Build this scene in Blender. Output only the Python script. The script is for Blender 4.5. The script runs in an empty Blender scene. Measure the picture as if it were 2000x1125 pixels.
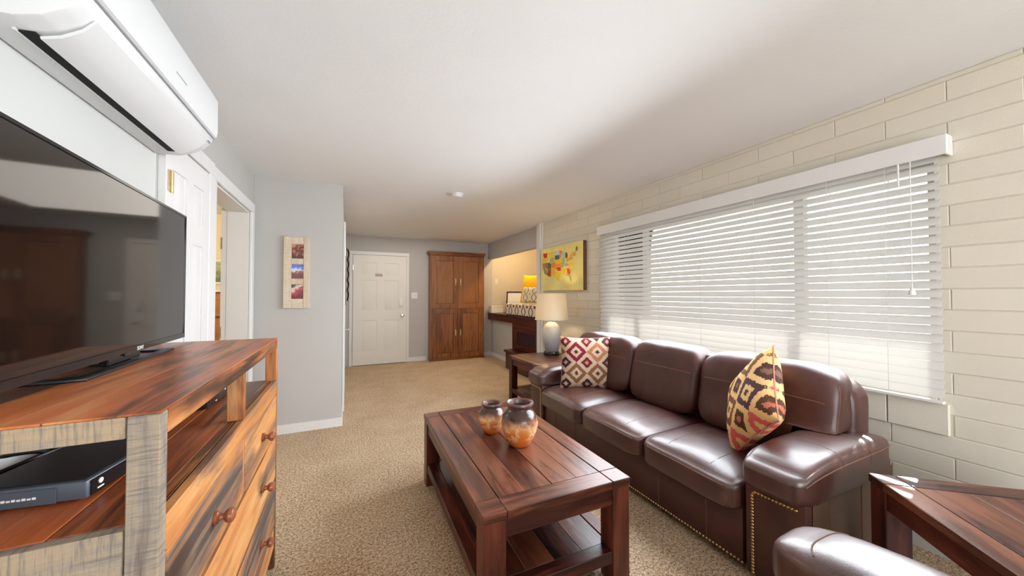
import bpy, bmesh, math, random
from mathutils import Vector, Matrix, noise as mnoise
from math import sin, cos, pi, radians, atan2, sqrt

random.seed(7)
S = bpy.context.scene
C = S.collection
H = 2.44                      # ceiling height
XR, XL, YB, YP, YN = 2.745, -0.79, 7.16, 3.97, -2.6   # right wall, left wall, back wall, partition, rear wall

# ------------------------------------------------------------------ camera
cam_d = bpy.data.cameras.new('camera')
cam = bpy.data.objects.new('camera', cam_d); C.objects.link(cam)
cam_d.sensor_fit = 'HORIZONTAL'; cam_d.sensor_width = 36.0
cam_d.lens = 36.0 * 684.0 / 2000.0
cam_d.clip_start = 0.02; cam_d.clip_end = 200
cam.location = (0, 0, 1.325)
cam.rotation_euler = (radians(90 + 1.1), 0, -math.atan(323.0 / 684.0))
S.camera = cam

# ------------------------------------------------------------------ world, sun, lights, exposure
S.view_settings.view_transform = 'Standard'
S.view_settings.look = 'None'
S.view_settings.gamma = 1.0
S.view_settings.use_curve_mapping = False
S.view_settings.exposure = 0.05
S.cycles.use_denoising = True
S.cycles.max_bounces = 10
S.cycles.diffuse_bounces = 6
S.cycles.transparent_max_bounces = 16
S.cycles.sample_clamp_indirect = 6.0

W = bpy.data.worlds.new('world'); S.world = W; W.use_nodes = True
wn = W.node_tree.nodes; wl = W.node_tree.links; wn.clear()
w_out = wn.new('ShaderNodeOutputWorld'); w_bg = wn.new('ShaderNodeBackground'); w_sky = wn.new('ShaderNodeTexSky')
w_sky.sky_type = 'HOSEK_WILKIE'; w_sky.turbidity = 4.0; w_sky.ground_albedo = 0.5
w_sky.sun_direction = Vector((0.86, 0.17, 0.43)).normalized()
w_bg.inputs['Strength'].default_value = 5.0
w_mix = wn.new('ShaderNodeMix'); w_mix.data_type = 'RGBA'; w_mix.inputs[0].default_value = .6
w_mix.inputs[7].default_value = (1, 1, 1, 1)          # thin high haze over the blue
wl.new(w_sky.outputs[0], w_mix.inputs[6]); wl.new(w_mix.outputs[2], w_bg.inputs['Color']); wl.new(w_bg.outputs[0], w_out.inputs['Surface'])


def light(name, kind, loc, energy, color=(1, 1, 1), rot=(0, 0, 0), **kw):
    d = bpy.data.lights.new(name, kind); d.energy = energy; d.color = color
    for k, v in kw.items():
        setattr(d, k, v)
    o = bpy.data.objects.new(name, d); o.location = loc; o.rotation_euler = rot; C.objects.link(o)
    return o


sun = light('sun', 'SUN', (8, -2, 8), 7.0, (1.0, 0.95, 0.88), angle=radians(0.6))
sun.rotation_euler = Vector((-0.86, -0.17, -0.43)).to_track_quat('-Z', 'Y').to_euler()
# stand-in for daylight through the blinds, then two added fill lights
light('window_daylight', 'AREA', (2.42, 1.97, 1.50), 84, (0.86, 0.93, 1.0), (0, radians(64), 0), shape='RECTANGLE', size=1.0, size_y=2.55, spread=radians(150))
light('entry_fill', 'AREA', (1.0, 5.6, 2.42), 20, (1.0, .94, .85), (0, 0, 0), shape='RECTANGLE', size=1.6, size_y=2.2)  # added soft fill under the entry ceiling, no fixture there
light('rear_fill', 'AREA', (1.1, YN + 0.12, 1.25), 112, (0.93, 0.97, 1.0), (radians(104), 0, 0), shape='RECTANGLE', size=2.2, size_y=2.0)  # added fill from behind the camera, tilted up at the ceiling

# ------------------------------------------------------------------ object helpers
OFF = {}


def thing(name, label, cat, loc=(0, 0, 0), rotz=0.0, group=None, local=False):
    o = bpy.data.objects.new(name, None); C.objects.link(o)
    o.empty_display_size = 0.1
    o.location = loc; o.rotation_euler = (0, 0, rotz)
    o['label'] = label; o['category'] = cat
    if group: o['group'] = group
    OFF[o.name] = Vector((0, 0, 0)) if local else Vector(loc)
    return o


def tag(o, label, cat, group=None):
    o['label'] = label; o['category'] = cat
    if group: o['group'] = group
    return o


def smooth_by_angle(me, ang=35):
    n = len(me.polygons)
    me.polygons.foreach_set('use_smooth', [True] * n)
    bm = bmesh.new(); bm.from_mesh(me)
    lim = radians(ang)
    for e in bm.edges:
        if len(e.link_faces) == 2 and e.calc_face_angle(0) > lim:
            e.smooth = False
    bm.to_mesh(me); bm.free()


def mesh_of(name, bm, m, smooth=True, ang=35):
    me = bpy.data.meshes.new(name)
    bmesh.ops.recalc_face_normals(bm, faces=bm.faces)
    bm.to_mesh(me); bm.free()
    if m is not None:
        me.materials.append(m)
    if smooth: smooth_by_angle(me, ang)
    return me


def obj(name, bm, m, parent=None, label=None, smooth=True, ang=35):
    """link bm as ONE mesh object; world coordinates unless the root thing was made with local=True"""
    off = OFF.get(parent.name, Vector((0, 0, 0))) if parent else Vector((0, 0, 0))
    if off.length > 0:
        bmesh.ops.translate(bm, verts=bm.verts, vec=-off)
    o = bpy.data.objects.new(name, mesh_of(name, bm, m, smooth, ang)); C.objects.link(o)
    if parent:
        o.parent = parent
    OFF[o.name] = off
    if label: o['label'] = label
    return o


def inst(name, me, loc, parent=None, rot=None, scale=None):
    o = bpy.data.objects.new(name, me); C.objects.link(o)
    off = OFF.get(parent.name, Vector((0, 0, 0))) if parent else Vector((0, 0, 0))
    o.location = Vector(loc) - off
    if rot: o.rotation_euler = rot
    if scale: o.scale = scale
    if parent: o.parent = parent
    OFF[o.name] = off
    return o


def solo(name, bm, m, label, cat, origin=None, group=None, **kw):
    """a thing that is one mesh, its origin at its base"""
    if origin is not None:
        bmesh.ops.translate(bm, verts=bm.verts, vec=-Vector(origin))
    o = obj(name, bm, m, **kw)
    if origin is not None: o.location = origin
    return tag(o, label, cat, group)


def struct(name, bm, m, parent=None, **kw):
    o = obj(name, bm, m, parent, **kw)
    if parent is None: o['kind'] = 'structure'
    return o


# ------------------------------------------------------------------ mesh helpers
def add_box(bm, x0, x1, y0, y1, z0, z1, bev=0.0, seg=1):
    if x0 > x1: x0, x1 = x1, x0
    if y0 > y1: y0, y1 = y1, y0
    if z0 > z1: z0, z1 = z1, z0
    r = bmesh.ops.create_cube(bm, size=1.0)
    vs = r['verts']
    for v in vs:
        v.co = Vector((x0 + (v.co.x + .5) * (x1 - x0), y0 + (v.co.y + .5) * (y1 - y0), z0 + (v.co.z + .5) * (z1 - z0)))
    if bev > 0:
        es = list({e for v in vs for e in v.link_edges})
        bmesh.ops.bevel(bm, geom=es, offset=bev, segments=seg, profile=0.5, affect='EDGES')
    return bm


def box(x0, x1, y0, y1, z0, z1, bev=0.0, seg=1):
    return add_box(bmesh.new(), x0, x1, y0, y1, z0, z1, bev, seg)


def boxes(*L, bev=0.0):
    bm = bmesh.new()
    for b in L: add_box(bm, *b, bev=bev)
    return bm


def add_tube(bm, pts, r, n=8, closed=False):
    pts = [Vector(p) for p in pts]
    rings = []
    N = len(pts)
    for i, p in enumerate(pts):
        a = pts[(i - 1) % N] if (closed or i > 0) else p
        b = pts[(i + 1) % N] if (closed or i < N - 1) else p
        t = (b - a).normalized()
        ref = Vector((0, 0, 1)) if abs(t.z) < 0.9 else Vector((1, 0, 0))
        u = t.cross(ref).normalized(); w = t.cross(u)
        rr = r[i] if isinstance(r, (list, tuple)) else r
        rings.append([bm.verts.new(p + (u * cos(2 * pi * k / n) + w * sin(2 * pi * k / n)) * rr) for k in range(n)])
    M = N if closed else N - 1
    for i in range(M):
        A, B = rings[i], rings[(i + 1) % N]
        for k in range(n):
            bm.faces.new((A[k], A[(k + 1) % n], B[(k + 1) % n], B[k]))
    if not closed:
        bm.faces.new(rings[0]); bm.faces.new(rings[-1][::-1])
    return bm


def tube(pts, r, n=8, closed=False):
    return add_tube(bmesh.new(), pts, r, n, closed)


def lathe(prof, n=40, c=(0, 0, 0)):
    """prof: (radius, z) list, revolved about z"""
    bm = bmesh.new(); rings = []
    cx, cy, cz = c
    for r, z in prof:
        if r < 1e-5:
            rings.append([bm.verts.new((cx, cy, cz + z))])
        else:
            rings.append([bm.verts.new((cx + r * cos(2 * pi * k / n), cy + r * sin(2 * pi * k / n), cz + z)) for k in range(n)])
    for A, B in zip(rings, rings[1:]):
        for k in range(n):
            k2 = (k + 1) % n
            f = [A[k % len(A)], A[k2 % len(A)], B[k2 % len(B)], B[k % len(B)]]
            f = list(dict.fromkeys(f))
            if len(f) >= 3: bm.faces.new(f)
    return bm


def prism(pts, axis, a, b, bev=0.0):
    """2D polygon extruded along axis from a to b. pts are in the two other axes, in xyz order"""
    bm = bmesh.new()
    def mk(p, t):
        return {'x': (t, p[0], p[1]), 'y': (p[0], t, p[1]), 'z': (p[0], p[1], t)}[axis]
    A = [bm.verts.new(mk(p, a)) for p in pts]; B = [bm.verts.new(mk(p, b)) for p in pts]
    n = len(pts)
    for i in range(n):
        bm.faces.new((A[i], A[(i + 1) % n], B[(i + 1) % n], B[i]))
    bm.faces.new(A[::-1]); bm.faces.new(B)
    if bev > 0:
        bmesh.ops.bevel(bm, geom=bm.edges[:], offset=bev, segments=2, profile=.5, affect='EDGES')
    return bm


class Pad:
    """rounded upholstered block: a cube mapped to a soft box, with crown, sag and wrinkles"""
    def __init__(s, x0, x1, y0, y1, z0, z1, p=(7, 7, 7), crown=0.0, wr=0.0, wf=9.0, post=None):
        s.c = Vector(((x0 + x1) / 2, (y0 + y1) / 2, (z0 + z1) / 2)); s.h = Vector(((x1 - x0) / 2, (y1 - y0) / 2, (z1 - z0) / 2))
        s.p = p; s.crown = crown; s.wr = wr; s.wf = wf; s.post = post

    def f(s, u, v, w):
        m = max(abs(u), abs(v), abs(w)) or 1.0
        # per-axis p-norm projection keeps edges soft
        q = s.p if not isinstance(s.p, tuple) else s.p[0]
        L = (abs(u) ** q + abs(v) ** q + abs(w) ** q) ** (1.0 / q)
        k = m / L
        x, y, z = u * k, v * k, w * k
        P = Vector((s.c.x + x * s.h.x, s.c.y + y * s.h.y, s.c.z + z * s.h.z))
        if s.crown and w > 0:
            P.z += s.crown * w * max(0, 1 - u * u) ** .8 * max(0, 1 - v * v) ** .8
        if s.wr:
            d = Vector((x, y, z)).normalized()
            P += d * s.wr * (mnoise.noise(P * s.wf) + 0.5 * mnoise.noise(P * s.wf * 2.3))
        if s.post: P = s.post(P, u, v, w)
        return P

    def bm(s, n=14):
        bm = bmesh.new(); cache = {}
        def V(i, j, k):
            key = (i, j, k)
            if key not in cache:
                g = lambda t: sin((2 * t / n - 1) * pi / 2) * .55 + (2 * t / n - 1) * .45
                cache[key] = bm.verts.new(s.f(g(i), g(j), g(k)))
            return cache[key]
        for a in range(n):
            for b in range(n):
                for side in (0, n):
                    bm.faces.new((V(side, a, b), V(side, a + 1, b), V(side, a + 1, b + 1), V(side, a, b + 1)))
                    bm.faces.new((V(a, side, b), V(a + 1, side, b), V(a + 1, side, b + 1), V(a, side, b + 1)))
                    bm.faces.new((V(a, b, side), V(a + 1, b, side), V(a + 1, b + 1, side), V(a, b + 1, side)))
        return bm

    def line(s, pts, r=0.002, n=5, k=10):
        """a stitched seam on the surface; pts in cube coordinates"""
        out = []
        for (A, B) in zip(pts, pts[1:]):
            for i in range(k):
                t = i / k
                out.append(s.f(*[A[q] + (B[q] - A[q]) * t for q in range(3)]))
        out.append(s.f(*pts[-1]))
        return tube(out, r, n)


def pillow_bm(w, h, t, n=18, pinch=0.07):
    bm = bmesh.new(); grids = []
    for sgn in (1, -1):
        G = []
        for i in range(n + 1):
            row = []
            for j in range(n + 1):
                u = sin((2 * i / n - 1) * pi / 2); v = sin((2 * j / n - 1) * pi / 2)
                x = u * w / 2 * (1 - pinch * (1 - v * v)); z = v * h / 2 * (1 - pinch * (1 - u * u))
                th = t / 2 * (max(0, 1 - u ** 4) * max(0, 1 - v ** 4)) ** .55
                th *= 1 + .06 * mnoise.noise(Vector((x * 7, z * 7, sgn * 3.1)))
                if sgn == -1 and (i in (0, n) or j in (0, n)):
                    row.append(grids[0][i][j])
                else:
                    row.append(bm.verts.new((x, -sgn * th, z)))
            G.append(row)
        grids.append(G)
        for i in range(n):
            for j in range(n):
                f = (G[i][j], G[i + 1][j], G[i + 1][j + 1], G[i][j + 1])
                bm.faces.new(f if sgn == 1 else f[::-1])
    return bm


def pillow_edge(w, h, pinch=0.07, n=18, r=.004):
    pts = []
    for k in range(4 * n):
        s, t = divmod(k, n); u = sin((2 * t / n - 1) * pi / 2)
        a = [(u, -1), (1, u), (-u, 1), (-1, -u)][s]
        pts.append((a[0] * w / 2 * (1 - pinch * (1 - a[1] ** 2)), 0, a[1] * h / 2 * (1 - pinch * (1 - a[0] ** 2))))
    return tube(pts, r, 5, True)


def orient(o, normal, roll=0.0, up=Vector((0, 0, 1))):
    """face local -Y along normal, keep local Z up, then roll about the normal"""
    y = -Vector(normal).normalized(); x = y.cross(up).normalized(); z = x.cross(y)
    M = Matrix((x, y, z)).transposed()
    M = M @ Matrix.Rotation(roll, 3, 'Y')
    o.rotation_euler = M.to_euler()


# ------------------------------------------------------------------ material helpers
class G:
    """small node graph helper"""
    def __init__(s, name):
        s.m = bpy.data.materials.new(name); s.m.use_nodes = True
        s.nt = s.m.node_tree; s.b = s.nt.nodes['Principled BSDF']; s.out = s.nt.nodes['Material Output']

    def n(s, t, **kw):
        nd = s.nt.nodes.new('ShaderNode' + t)
        for k, v in kw.items(): setattr(nd, k, v)
        return nd

    def put(s, sock, v):
        if hasattr(v, 'is_output') or isinstance(v, bpy.types.NodeSocket): s.nt.links.new(v, sock)
        else: sock.default_value = v

    def math(s, op, a, b=None, c=None):
        nd = s.n('Math', operation=op)
        s.put(nd.inputs[0], a)
        if b is not None: s.put(nd.inputs[1], b)
        if c is not None: s.put(nd.inputs[2], c)
        return nd.outputs[0]

    def vmath(s, op, a, b=None):
        nd = s.n('VectorMath', operation=op)
        s.put(nd.inputs[0], a)
        if b is not None: s.put(nd.inputs[1], b)
        return nd.outputs[0]

    def coord(s, rnd=True, kind='Object'):
        c = s.n('TexCoord').outputs[kind]
        if rnd:
            r = s.n('ObjectInfo').outputs['Random']
            k = s.n('CombineXYZ')
            for i, f in enumerate((37.0, 17.0, 53.0)): s.put(k.inputs[i], s.math('MULTIPLY', r, f))
            c = s.vmath('ADD', c, k.outputs[0])
        return c

    def scale(s, c, v):
        return s.vmath('MULTIPLY', c, v)

    def noise(s, c, scale=1.0, detail=3.0, rough=.5, dist=0.0, out='Fac'):
        nd = s.n('TexNoise'); s.put(nd.inputs['Vector'], c)
        nd.inputs['Scale'].default_value = scale; nd.inputs['Detail'].default_value = detail
        nd.inputs['Roughness'].default_value = rough; nd.inputs['Distortion'].default_value = dist
        return nd.outputs[out]

    def ramp(s, fac, stops, interp='LINEAR'):
        nd = s.n('ValToRGB'); cr = nd.color_ramp; cr.interpolation = interp
        while len(cr.elements) < len(stops): cr.elements.new(0.5)
        while len(cr.elements) > len(stops): cr.elements.remove(cr.elements[-1])
        for e, (p, c) in zip(cr.elements, stops):
            e.position = p; e.color = (*c, 1) if len(c) == 3 else c
        s.put(nd.inputs[0], fac)
        return nd.outputs[0]

    def mix(s, fac, a, b, blend='MIX'):
        nd = s.n('Mix', data_type='RGBA', blend_type=blend)
        s.put(nd.inputs[0], fac)
        s.put(nd.inputs[6], a if not isinstance(a, tuple) else (*a, 1)); s.put(nd.inputs[7], b if not isinstance(b, tuple) else (*b, 1))
        return nd.outputs[2]

    def sep(s, c):
        nd = s.n('SeparateXYZ'); s.put(nd.inputs[0], c); return nd.outputs

    def bump(s, h, strength=.3, dist=.01):
        nd = s.n('Bump'); nd.inputs['Strength'].default_value = strength; nd.inputs['Distance'].default_value = dist
        s.put(nd.inputs['Height'], h); s.nt.links.new(nd.outputs[0], s.b.inputs['Normal'])

    def set(s, color=None, rough=None, metal=None, spec=None, **kw):
        if color is not None: s.put(s.b.inputs['Base Color'], color if not (isinstance(color, tuple) and len(color) == 3) else (*color, 1))
        if rough is not None: s.put(s.b.inputs['Roughness'], rough)
        if metal is not None: s.b.inputs['Metallic'].default_value = metal
        if spec is not None: s.b.inputs['Specular IOR Level'].default_value = spec
        for k, v in kw.items(): s.put(s.b.inputs[k], v)
        return s.m


def srgb(r, g, b):
    f = lambda c: ((c / 255 + .055) / 1.055) ** 2.4 if c / 255 > .04045 else c / 255 / 12.92
    return (f(r), f(g), f(b))


def plain(name, color, rough=.5, var=.06, vs=6.0, bump=0.0, bs=120.0, metal=0.0, spec=.5, bd=.002):
    """paint, plastic or metal with a slight uneven tone and relief"""
    g = G(name); c = g.coord(False)
    n = g.noise(c, vs, 4)
    lo = tuple(max(0, x * (1 - var)) for x in color); hi = tuple(min(1, x * (1 + var)) for x in color)
    col = g.ramp(n, [(.3, lo), (.7, hi)])
    if bump: g.bump(g.noise(c, bs, 3), bump, bd)
    return g.set(col, rough, metal, spec)


def wood(name, stops, axis='y', rough=.4, along=1.3, across=16.0, fine=1.0, bump=.25, saw=0.0, saw_col=(.03, .025, .03), knots=0.0, coat=0.0, spec=.5, stain=0.0, stain_col=(.02, .012, .01)):
    g = G(name); c = g.coord(True)
    i = 'xyz'.index(axis)
    s1 = [across] * 3; s1[i] = along
    s2 = [across * 9] * 3; s2[i] = along * 4
    s3 = [2.6] * 3; s3[i] = .9
    n1 = g.noise(g.scale(c, tuple(s1)), 1.0, 5, .55, 1.2)
    n2 = g.noise(g.scale(c, tuple(s2)), 1.0, 3, .6, .3)
    n3 = g.noise(g.scale(c, tuple(s3)), 1.0, 3, .5, .4)
    f = g.math('ADD', g.math('MULTIPLY', n1, .55), g.math('ADD', g.math('MULTIPLY', n2, .15 * fine), g.math('MULTIPLY', n3, .38)))
    r = g.n('ObjectInfo').outputs['Random']
    f = g.math('ADD', f, g.math('MULTIPLY', g.math('SUBTRACT', r, .5), .09))
    col = g.ramp(f, stops)
    h = g.math('ADD', g.math('MULTIPLY', n2, .7), g.math('MULTIPLY', n1, .5))
    if stain:
        s4 = [5.5] * 3; s4[i] = .85
        n5 = g.noise(g.scale(g.vmath('ADD', c, (3.1, 7.7, 1.3)), tuple(s4)), 1.0, 5, .62, .8)
        k = g.ramp(g.math('ADD', n5, g.math('MULTIPLY', n2, .12)), [(.56, (0, 0, 0)), (.66, (1, 1, 1))])
        col = g.mix(g.math('MULTIPLY', k, stain), col, stain_col)
    if knots:
        v = g.n('TexVoronoi'); sk = [4.2] * 3; sk[i] = 1.7
        g.put(v.inputs['Vector'], g.scale(c, tuple(sk))); v.inputs['Scale'].default_value = 1.0
        k = g.ramp(v.outputs['Distance'], [(0.0, (1, 1, 1)), (.09, (.7, .7, .7)), (.2, (0, 0, 0))])
        col = g.mix(g.math('MULTIPLY', k, knots), col, (.05, .02, .01))
    if saw:
        sw = [14.0] * 3; sw[i] = 190.0
        n4 = g.noise(g.scale(c, tuple(sw)), 1.0, 3, .6)
        k = g.ramp(n4, [(.50, (0, 0, 0)), (.66, (1, 1, 1))])
        col = g.mix(g.math('MULTIPLY', k, saw), col, saw_col)
        h = g.math('SUBTRACT', h, n4)
    g.bump(h, bump, .004)
    g.set(col, g.math('ADD', rough - .08, g.math('MULTIPLY', n1, .16)), spec=spec)
    if coat: g.set(**{'Coat Weight': coat, 'Coat Roughness': .18})
    return g.m


def leather(name, dark, mid, rough=.44, spec=.5, coat=.14):
    g = G(name); c = g.coord(False)
    n = g.noise(c, 5.0, 4, .6, .6)
    col = g.ramp(n, [(.25, dark), (.75, mid)])
    v = g.n('TexVoronoi', feature='DISTANCE_TO_EDGE'); g.put(v.inputs['Vector'], c); v.inputs['Scale'].default_value = 260
    cr = g.noise(g.scale(c, (1, 1, 1)), 22.0, 4, .6, 1.0)
    h = g.math('ADD', g.math('MULTIPLY', v.outputs['Distance'], .25), g.math('MULTIPLY', cr, .8))
    g.bump(h, .22, .006)
    return g.set(col, g.math('ADD', rough - .1, g.math('MULTIPLY', n, .2)), spec=spec, **{'Coat Weight': coat, 'Coat Roughness': .2})


def kilim(name, cell, bands, cream, centre, seed=0.0, fray=.05, heart=(.75, .35, .33)):
    """woven diamond lattice on the local XZ plane"""
    g = G(name); c = g.n('TexCoord').outputs['Object']
    nz = g.noise(c, 70.0, 2, .6); nz = g.math('MULTIPLY', g.math('SUBTRACT', nz, .5), fray * 4)
    x, y, z = g.sep(c)
    u = g.math('ADD', g.math('DIVIDE', g.math('ADD', x, z), cell), g.math('ADD', nz, 20.5 + seed))
    v = g.math('ADD', g.math('DIVIDE', g.math('SUBTRACT', x, z), cell), g.math('ADD', nz, 20.5 + seed))
    cu, cv = g.math('FLOOR', u), g.math('FLOOR', v)
    fu = g.math('ABSOLUTE', g.math('SUBTRACT', g.math('FRACT', u), .5)); fv = g.math('ABSOLUTE', g.math('SUBTRACT', g.math('FRACT', v), .5))
    f = g.math('MULTIPLY', g.math('MAXIMUM', fu, fv), 2.0)
    par = g.math('GREATER_THAN', g.math('MODULO', g.math('ADD', cu, cv), 2.0), .5)
    k = g.n('CombineXYZ'); g.put(k.inputs[0], cu); g.put(k.inputs[1], cv)
    wn_ = g.n('TexWhiteNoise', noise_dimensions='2D'); g.put(wn_.inputs['Vector'], k.outputs[0])
    m = len(bands)
    band = g.ramp(wn_.outputs['Value'], [(i / m, b) for i, b in enumerate(bands)], 'CONSTANT')
    k2 = g.vmath('ADD', k.outputs[0], (7.3, 3.1, 0)); wn2 = g.n('TexWhiteNoise', noise_dimensions='2D'); g.put(wn2.inputs['Vector'], k2)
    cen = g.ramp(wn2.outputs['Value'], [(i / len(centre), b) for i, b in enumerate(centre)], 'CONSTANT')
    big = g.math('GREATER_THAN', f, .56); small = g.math('LESS_THAN', f, .22)
    A = g.mix(small, g.mix(big, cen, cream), g.mix(.5, band, heart))      # cream outline, dark heart
    B = g.mix(small, g.mix(big, cream, band), cen)                                   # coloured outline, cream heart
    col = g.mix(par, A, B)
    wv = g.noise(g.scale(c, (900, 900, 260)), 1.0, 2)
    col = g.mix(.25, col, wv, 'MULTIPLY') if False else col
    g.bump(g.math('ADD', wv, g.math('MULTIPLY', nz, 2.0)), .5, .003)
    return g.set(col, .9, spec=.2)


def ogee(name, base, line, cell, axes='xz', accent=None):
    """ogee trellis fabric"""
    g = G(name); c = g.n('TexCoord').outputs['Object']; o = g.sep(c)
    a, b = o['xyz'.index(axes[0])], o['xyz'.index(axes[1])]
    p = g.math('SINE', g.math('MULTIPLY', b, 2 * pi / (cell * 1.3)))
    q = g.math('MULTIPLY', p, .25)
    def stripe(sg):
        t = g.math('FRACT', g.math('ADD', g.math('DIVIDE', a, cell), g.math('MULTIPLY', q, sg)))
        return g.math('LESS_THAN', g.math('ABSOLUTE', g.math('SUBTRACT', t, .5)), .055)
    f = g.math('MAXIMUM', stripe(1.0), stripe(-1.0))
    col = g.mix(f, base, line)
    if accent:
        d1 = g.math('ABSOLUTE', g.math('SUBTRACT', g.math('FRACT', g.math('DIVIDE', a, cell)), .0))
        d1 = g.math('MINIMUM', d1, g.math('SUBTRACT', 1.0, d1))
        d2 = g.math('ABSOLUTE', p)
        k = g.math('MULTIPLY', g.math('LESS_THAN', d1, .12), g.math('LESS_THAN', d2, .4))
        col = g.mix(k, col, accent)
    g.bump(g.noise(c, 400.0, 2), .2, .002)
    return g.set(col, .85, spec=.25)


def glassy(name, tint=(1, 1, 1), gloss=.08):
    g = G(name)
    t = g.n('BsdfTransparent'); t.inputs[0].default_value = (*tint, 1)
    gl = g.n('BsdfGlossy'); gl.inputs['Roughness'].default_value = .02
    mx = g.n('MixShader'); fr = g.n('Fresnel'); fr.inputs[0].default_value = 1.45
    g.put(mx.inputs[0], fr.outputs[0]); g.put(mx.inputs[1], t.outputs[0]); g.put(mx.inputs[2], gl.outputs[0])
    g.nt.links.new(mx.outputs[0], g.out.inputs['Surface'])
    return g.m


def translucent(name, color, amount=.35, rough=.4):
    g = G(name); g.set(color, rough)
    t = g.n('BsdfTranslucent'); t.inputs[0].default_value = (*color, 1)
    mx = g.n('MixShader'); mx.inputs[0].default_value = amount
    g.put(mx.inputs[1], g.b.outputs[0]); g.put(mx.inputs[2], t.outputs[0])
    g.nt.links.new(mx.outputs[0], g.out.inputs['Surface'])
    return g.m


# ------------------------------------------------------------------ materials
M = {}
M['ceil'] = plain('ceiling_paint', (.78, .78, .78), .9, .015, 2.0, .18, 60, spec=.2, bd=.004)
M['grey'] = plain('grey_paint', (.49, .477, .460), .75, .02, 2.0, .12, 160, spec=.3)
M['offwhite'] = plain('off_white_paint', (.60, .60, .575), .75, .02, 2.0, .12, 160, spec=.3)
M['tan'] = plain('alcove_paint', (.60, .54, .44), .8, .03, 2.0, .12, 160, spec=.3)
M['cream'] = plain('cream_paint', (.80, .70, .52), .8, .03, 2.0, spec=.3)
M['trim'] = plain('white_trim_paint', (.73, .725, .715), .4, .015, 4.0)
M['door'] = plain('door_paint', (.74, .72, .67), .42, .015, 3.0, .05, 200)
M['plastic'] = plain('white_plastic', (.72, .73, .735), .32, .01, 4.0)
M['plastic_grey'] = plain('grey_plastic', (.30, .31, .33), .4, .03, 4.0)
M['black'] = plain('black_plastic', (.012, .012, .014), .35, .1, 8.0)
M['black_gloss'] = plain('gloss_black_plastic', (.008, .008, .010), .12, .1, 8.0)
M['slate'] = plain('slate_blue_plastic', (.07, .085, .11), .4, .05, 8.0)
M['void'] = plain('dark_vent', (.004, .004, .005), .8, .1, 8.0)
M['nickel'] = plain('satin_nickel', (.62, .58, .52), .28, .05, 20.0, metal=1.0)
M['brass'] = plain('antique_brass', (.50, .33, .13), .3, .15, 60.0, metal=1.0)
M['iron'] = plain('dark_iron', (.035, .025, .02), .5, .2, 30.0, metal=.6)
M['gold'] = plain('pale_brass', (.70, .58, .36), .3, .08, 30.0, metal=1.0)
M['knob'] = plain('turned_cherry_wood', (.25, .075, .03), .3, .2, 18.0)
M['leather'] = leather('brown_leather', (.034, .0080, .0060), (.082, .021, .0135))
M['leather_side_lit'] = leather('brown_leather_side_lit', (.075, .038, .022), (.125, .068, .040), .55)  # paler brown: window light on the arm's outer side put into the colour
M['leather_seat'] = leather('brown_leather_seat', (.034, .0080, .0060), (.082, .021, .0135), .42, .9, .30)
M['stitch'] = plain('tan_thread', (.15, .072, .042), .7, .1, 50)
M['soft_white'] = plain('paper_white', (.82, .80, .76), .6, .03, 9.0)  # even warm white for paper, bulbs and small marks

g = G('carpet'); c = g.coord(False)
n1 = g.noise(c, 165.0, 3, .8); n2 = g.noise(c, 3.0, 4, .55); n3 = g.noise(c, 70.0, 2, .6)
f = g.math('ADD', g.math('MULTIPLY', n1, .62), g.math('ADD', g.math('MULTIPLY', n2, .07), g.math('MULTIPLY', n3, .31)))
col = g.ramp(f, [(.37, srgb(92, 66, 45)), (.45, srgb(176, 141, 104)), (.515, srgb(228, 198, 162)), (.60, srgb(255, 242, 220))])
g.bump(g.math('ADD', n1, n3), 1.0, .012)
M['carpet'] = g.set(col, .95, spec=.1)

g = G('painted_block'); c = g.coord(True)
n = g.noise(c, 6.0, 4, .6); n2 = g.noise(c, 130.0, 3, .6)
r = g.n('ObjectInfo').outputs['Random']
col = g.ramp(g.math('ADD', g.math('MULTIPLY', n, .5), g.math('MULTIPLY', r, .5)), [(.2, (.655, .61, .515)), (.8, (.70, .655, .56))])
g.bump(g.math('ADD', g.math('MULTIPLY', n2, .4), n), .35, .006)
M['block'] = g.set(col, .6, spec=.35)
M['mortar'] = plain('painted_mortar', (.62, .58, .49), .7, .03, 8.0, .3, 120)

# reclaimed pine of the media chest
PINE = [(.40, (.020, .010, .008)), (.46, (.12, .040, .014)), (.52, (.36, .115, .030)), (.60, (.55, .21, .06)), (.68, (.64, .34, .13))]
PINE_TOP = [(.39, (.022, .012, .009)), (.45, (.13, .042, .016)), (.51, (.40, .088, .022)), (.60, (.53, .150, .038)), (.68, (.58, .26, .10))]
PINE_FRONT = [(.40, (.085, .062, .055)), (.455, (.24, .15, .10)), (.50, (.46, .175, .05)), (.58, (.60, .26, .085)), (.68, (.66, .37, .15))]
GREYW = [(.36, (.07, .052, .040)), (.46, (.165, .125, .093)), (.54, (.27, .225, .18)), (.66, (.38, .28, .17))]
for ax in 'xyz':
    M['pine_' + ax] = wood('reclaimed_pine_' + ax, PINE, ax, .42, knots=.9, stain=.75)
    M['pine_front_' + ax] = wood('reclaimed_pine_front_' + ax, PINE_FRONT, ax, .45, .9, 11, knots=.8, stain=.75, stain_col=(.085, .066, .064), spec=.3)
    M['greyw_' + ax] = wood('weathered_pine_' + ax, GREYW, ax, .6, 2.5, 22, saw=.55, saw_col=(.085, .085, .105), bump=.5)
M['pine_top'] = wood('reclaimed_pine_top', PINE_TOP, 'y', .34, .8, 12, knots=.8, stain=.85, stain_col=(.035, .022, .016))
CHERRY = [(.38, (.012, .003, .003)), (.46, (.045, .009, .006)), (.54, (.100, .022, .013)), (.64, (.16, .042, .022))]
CHERRY_T = [(.38, (.014, .004, .004)), (.46, (.050, .014, .009)), (.53, (.105, .030, .016)), (.62, (.18, .060, .030))]
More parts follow.
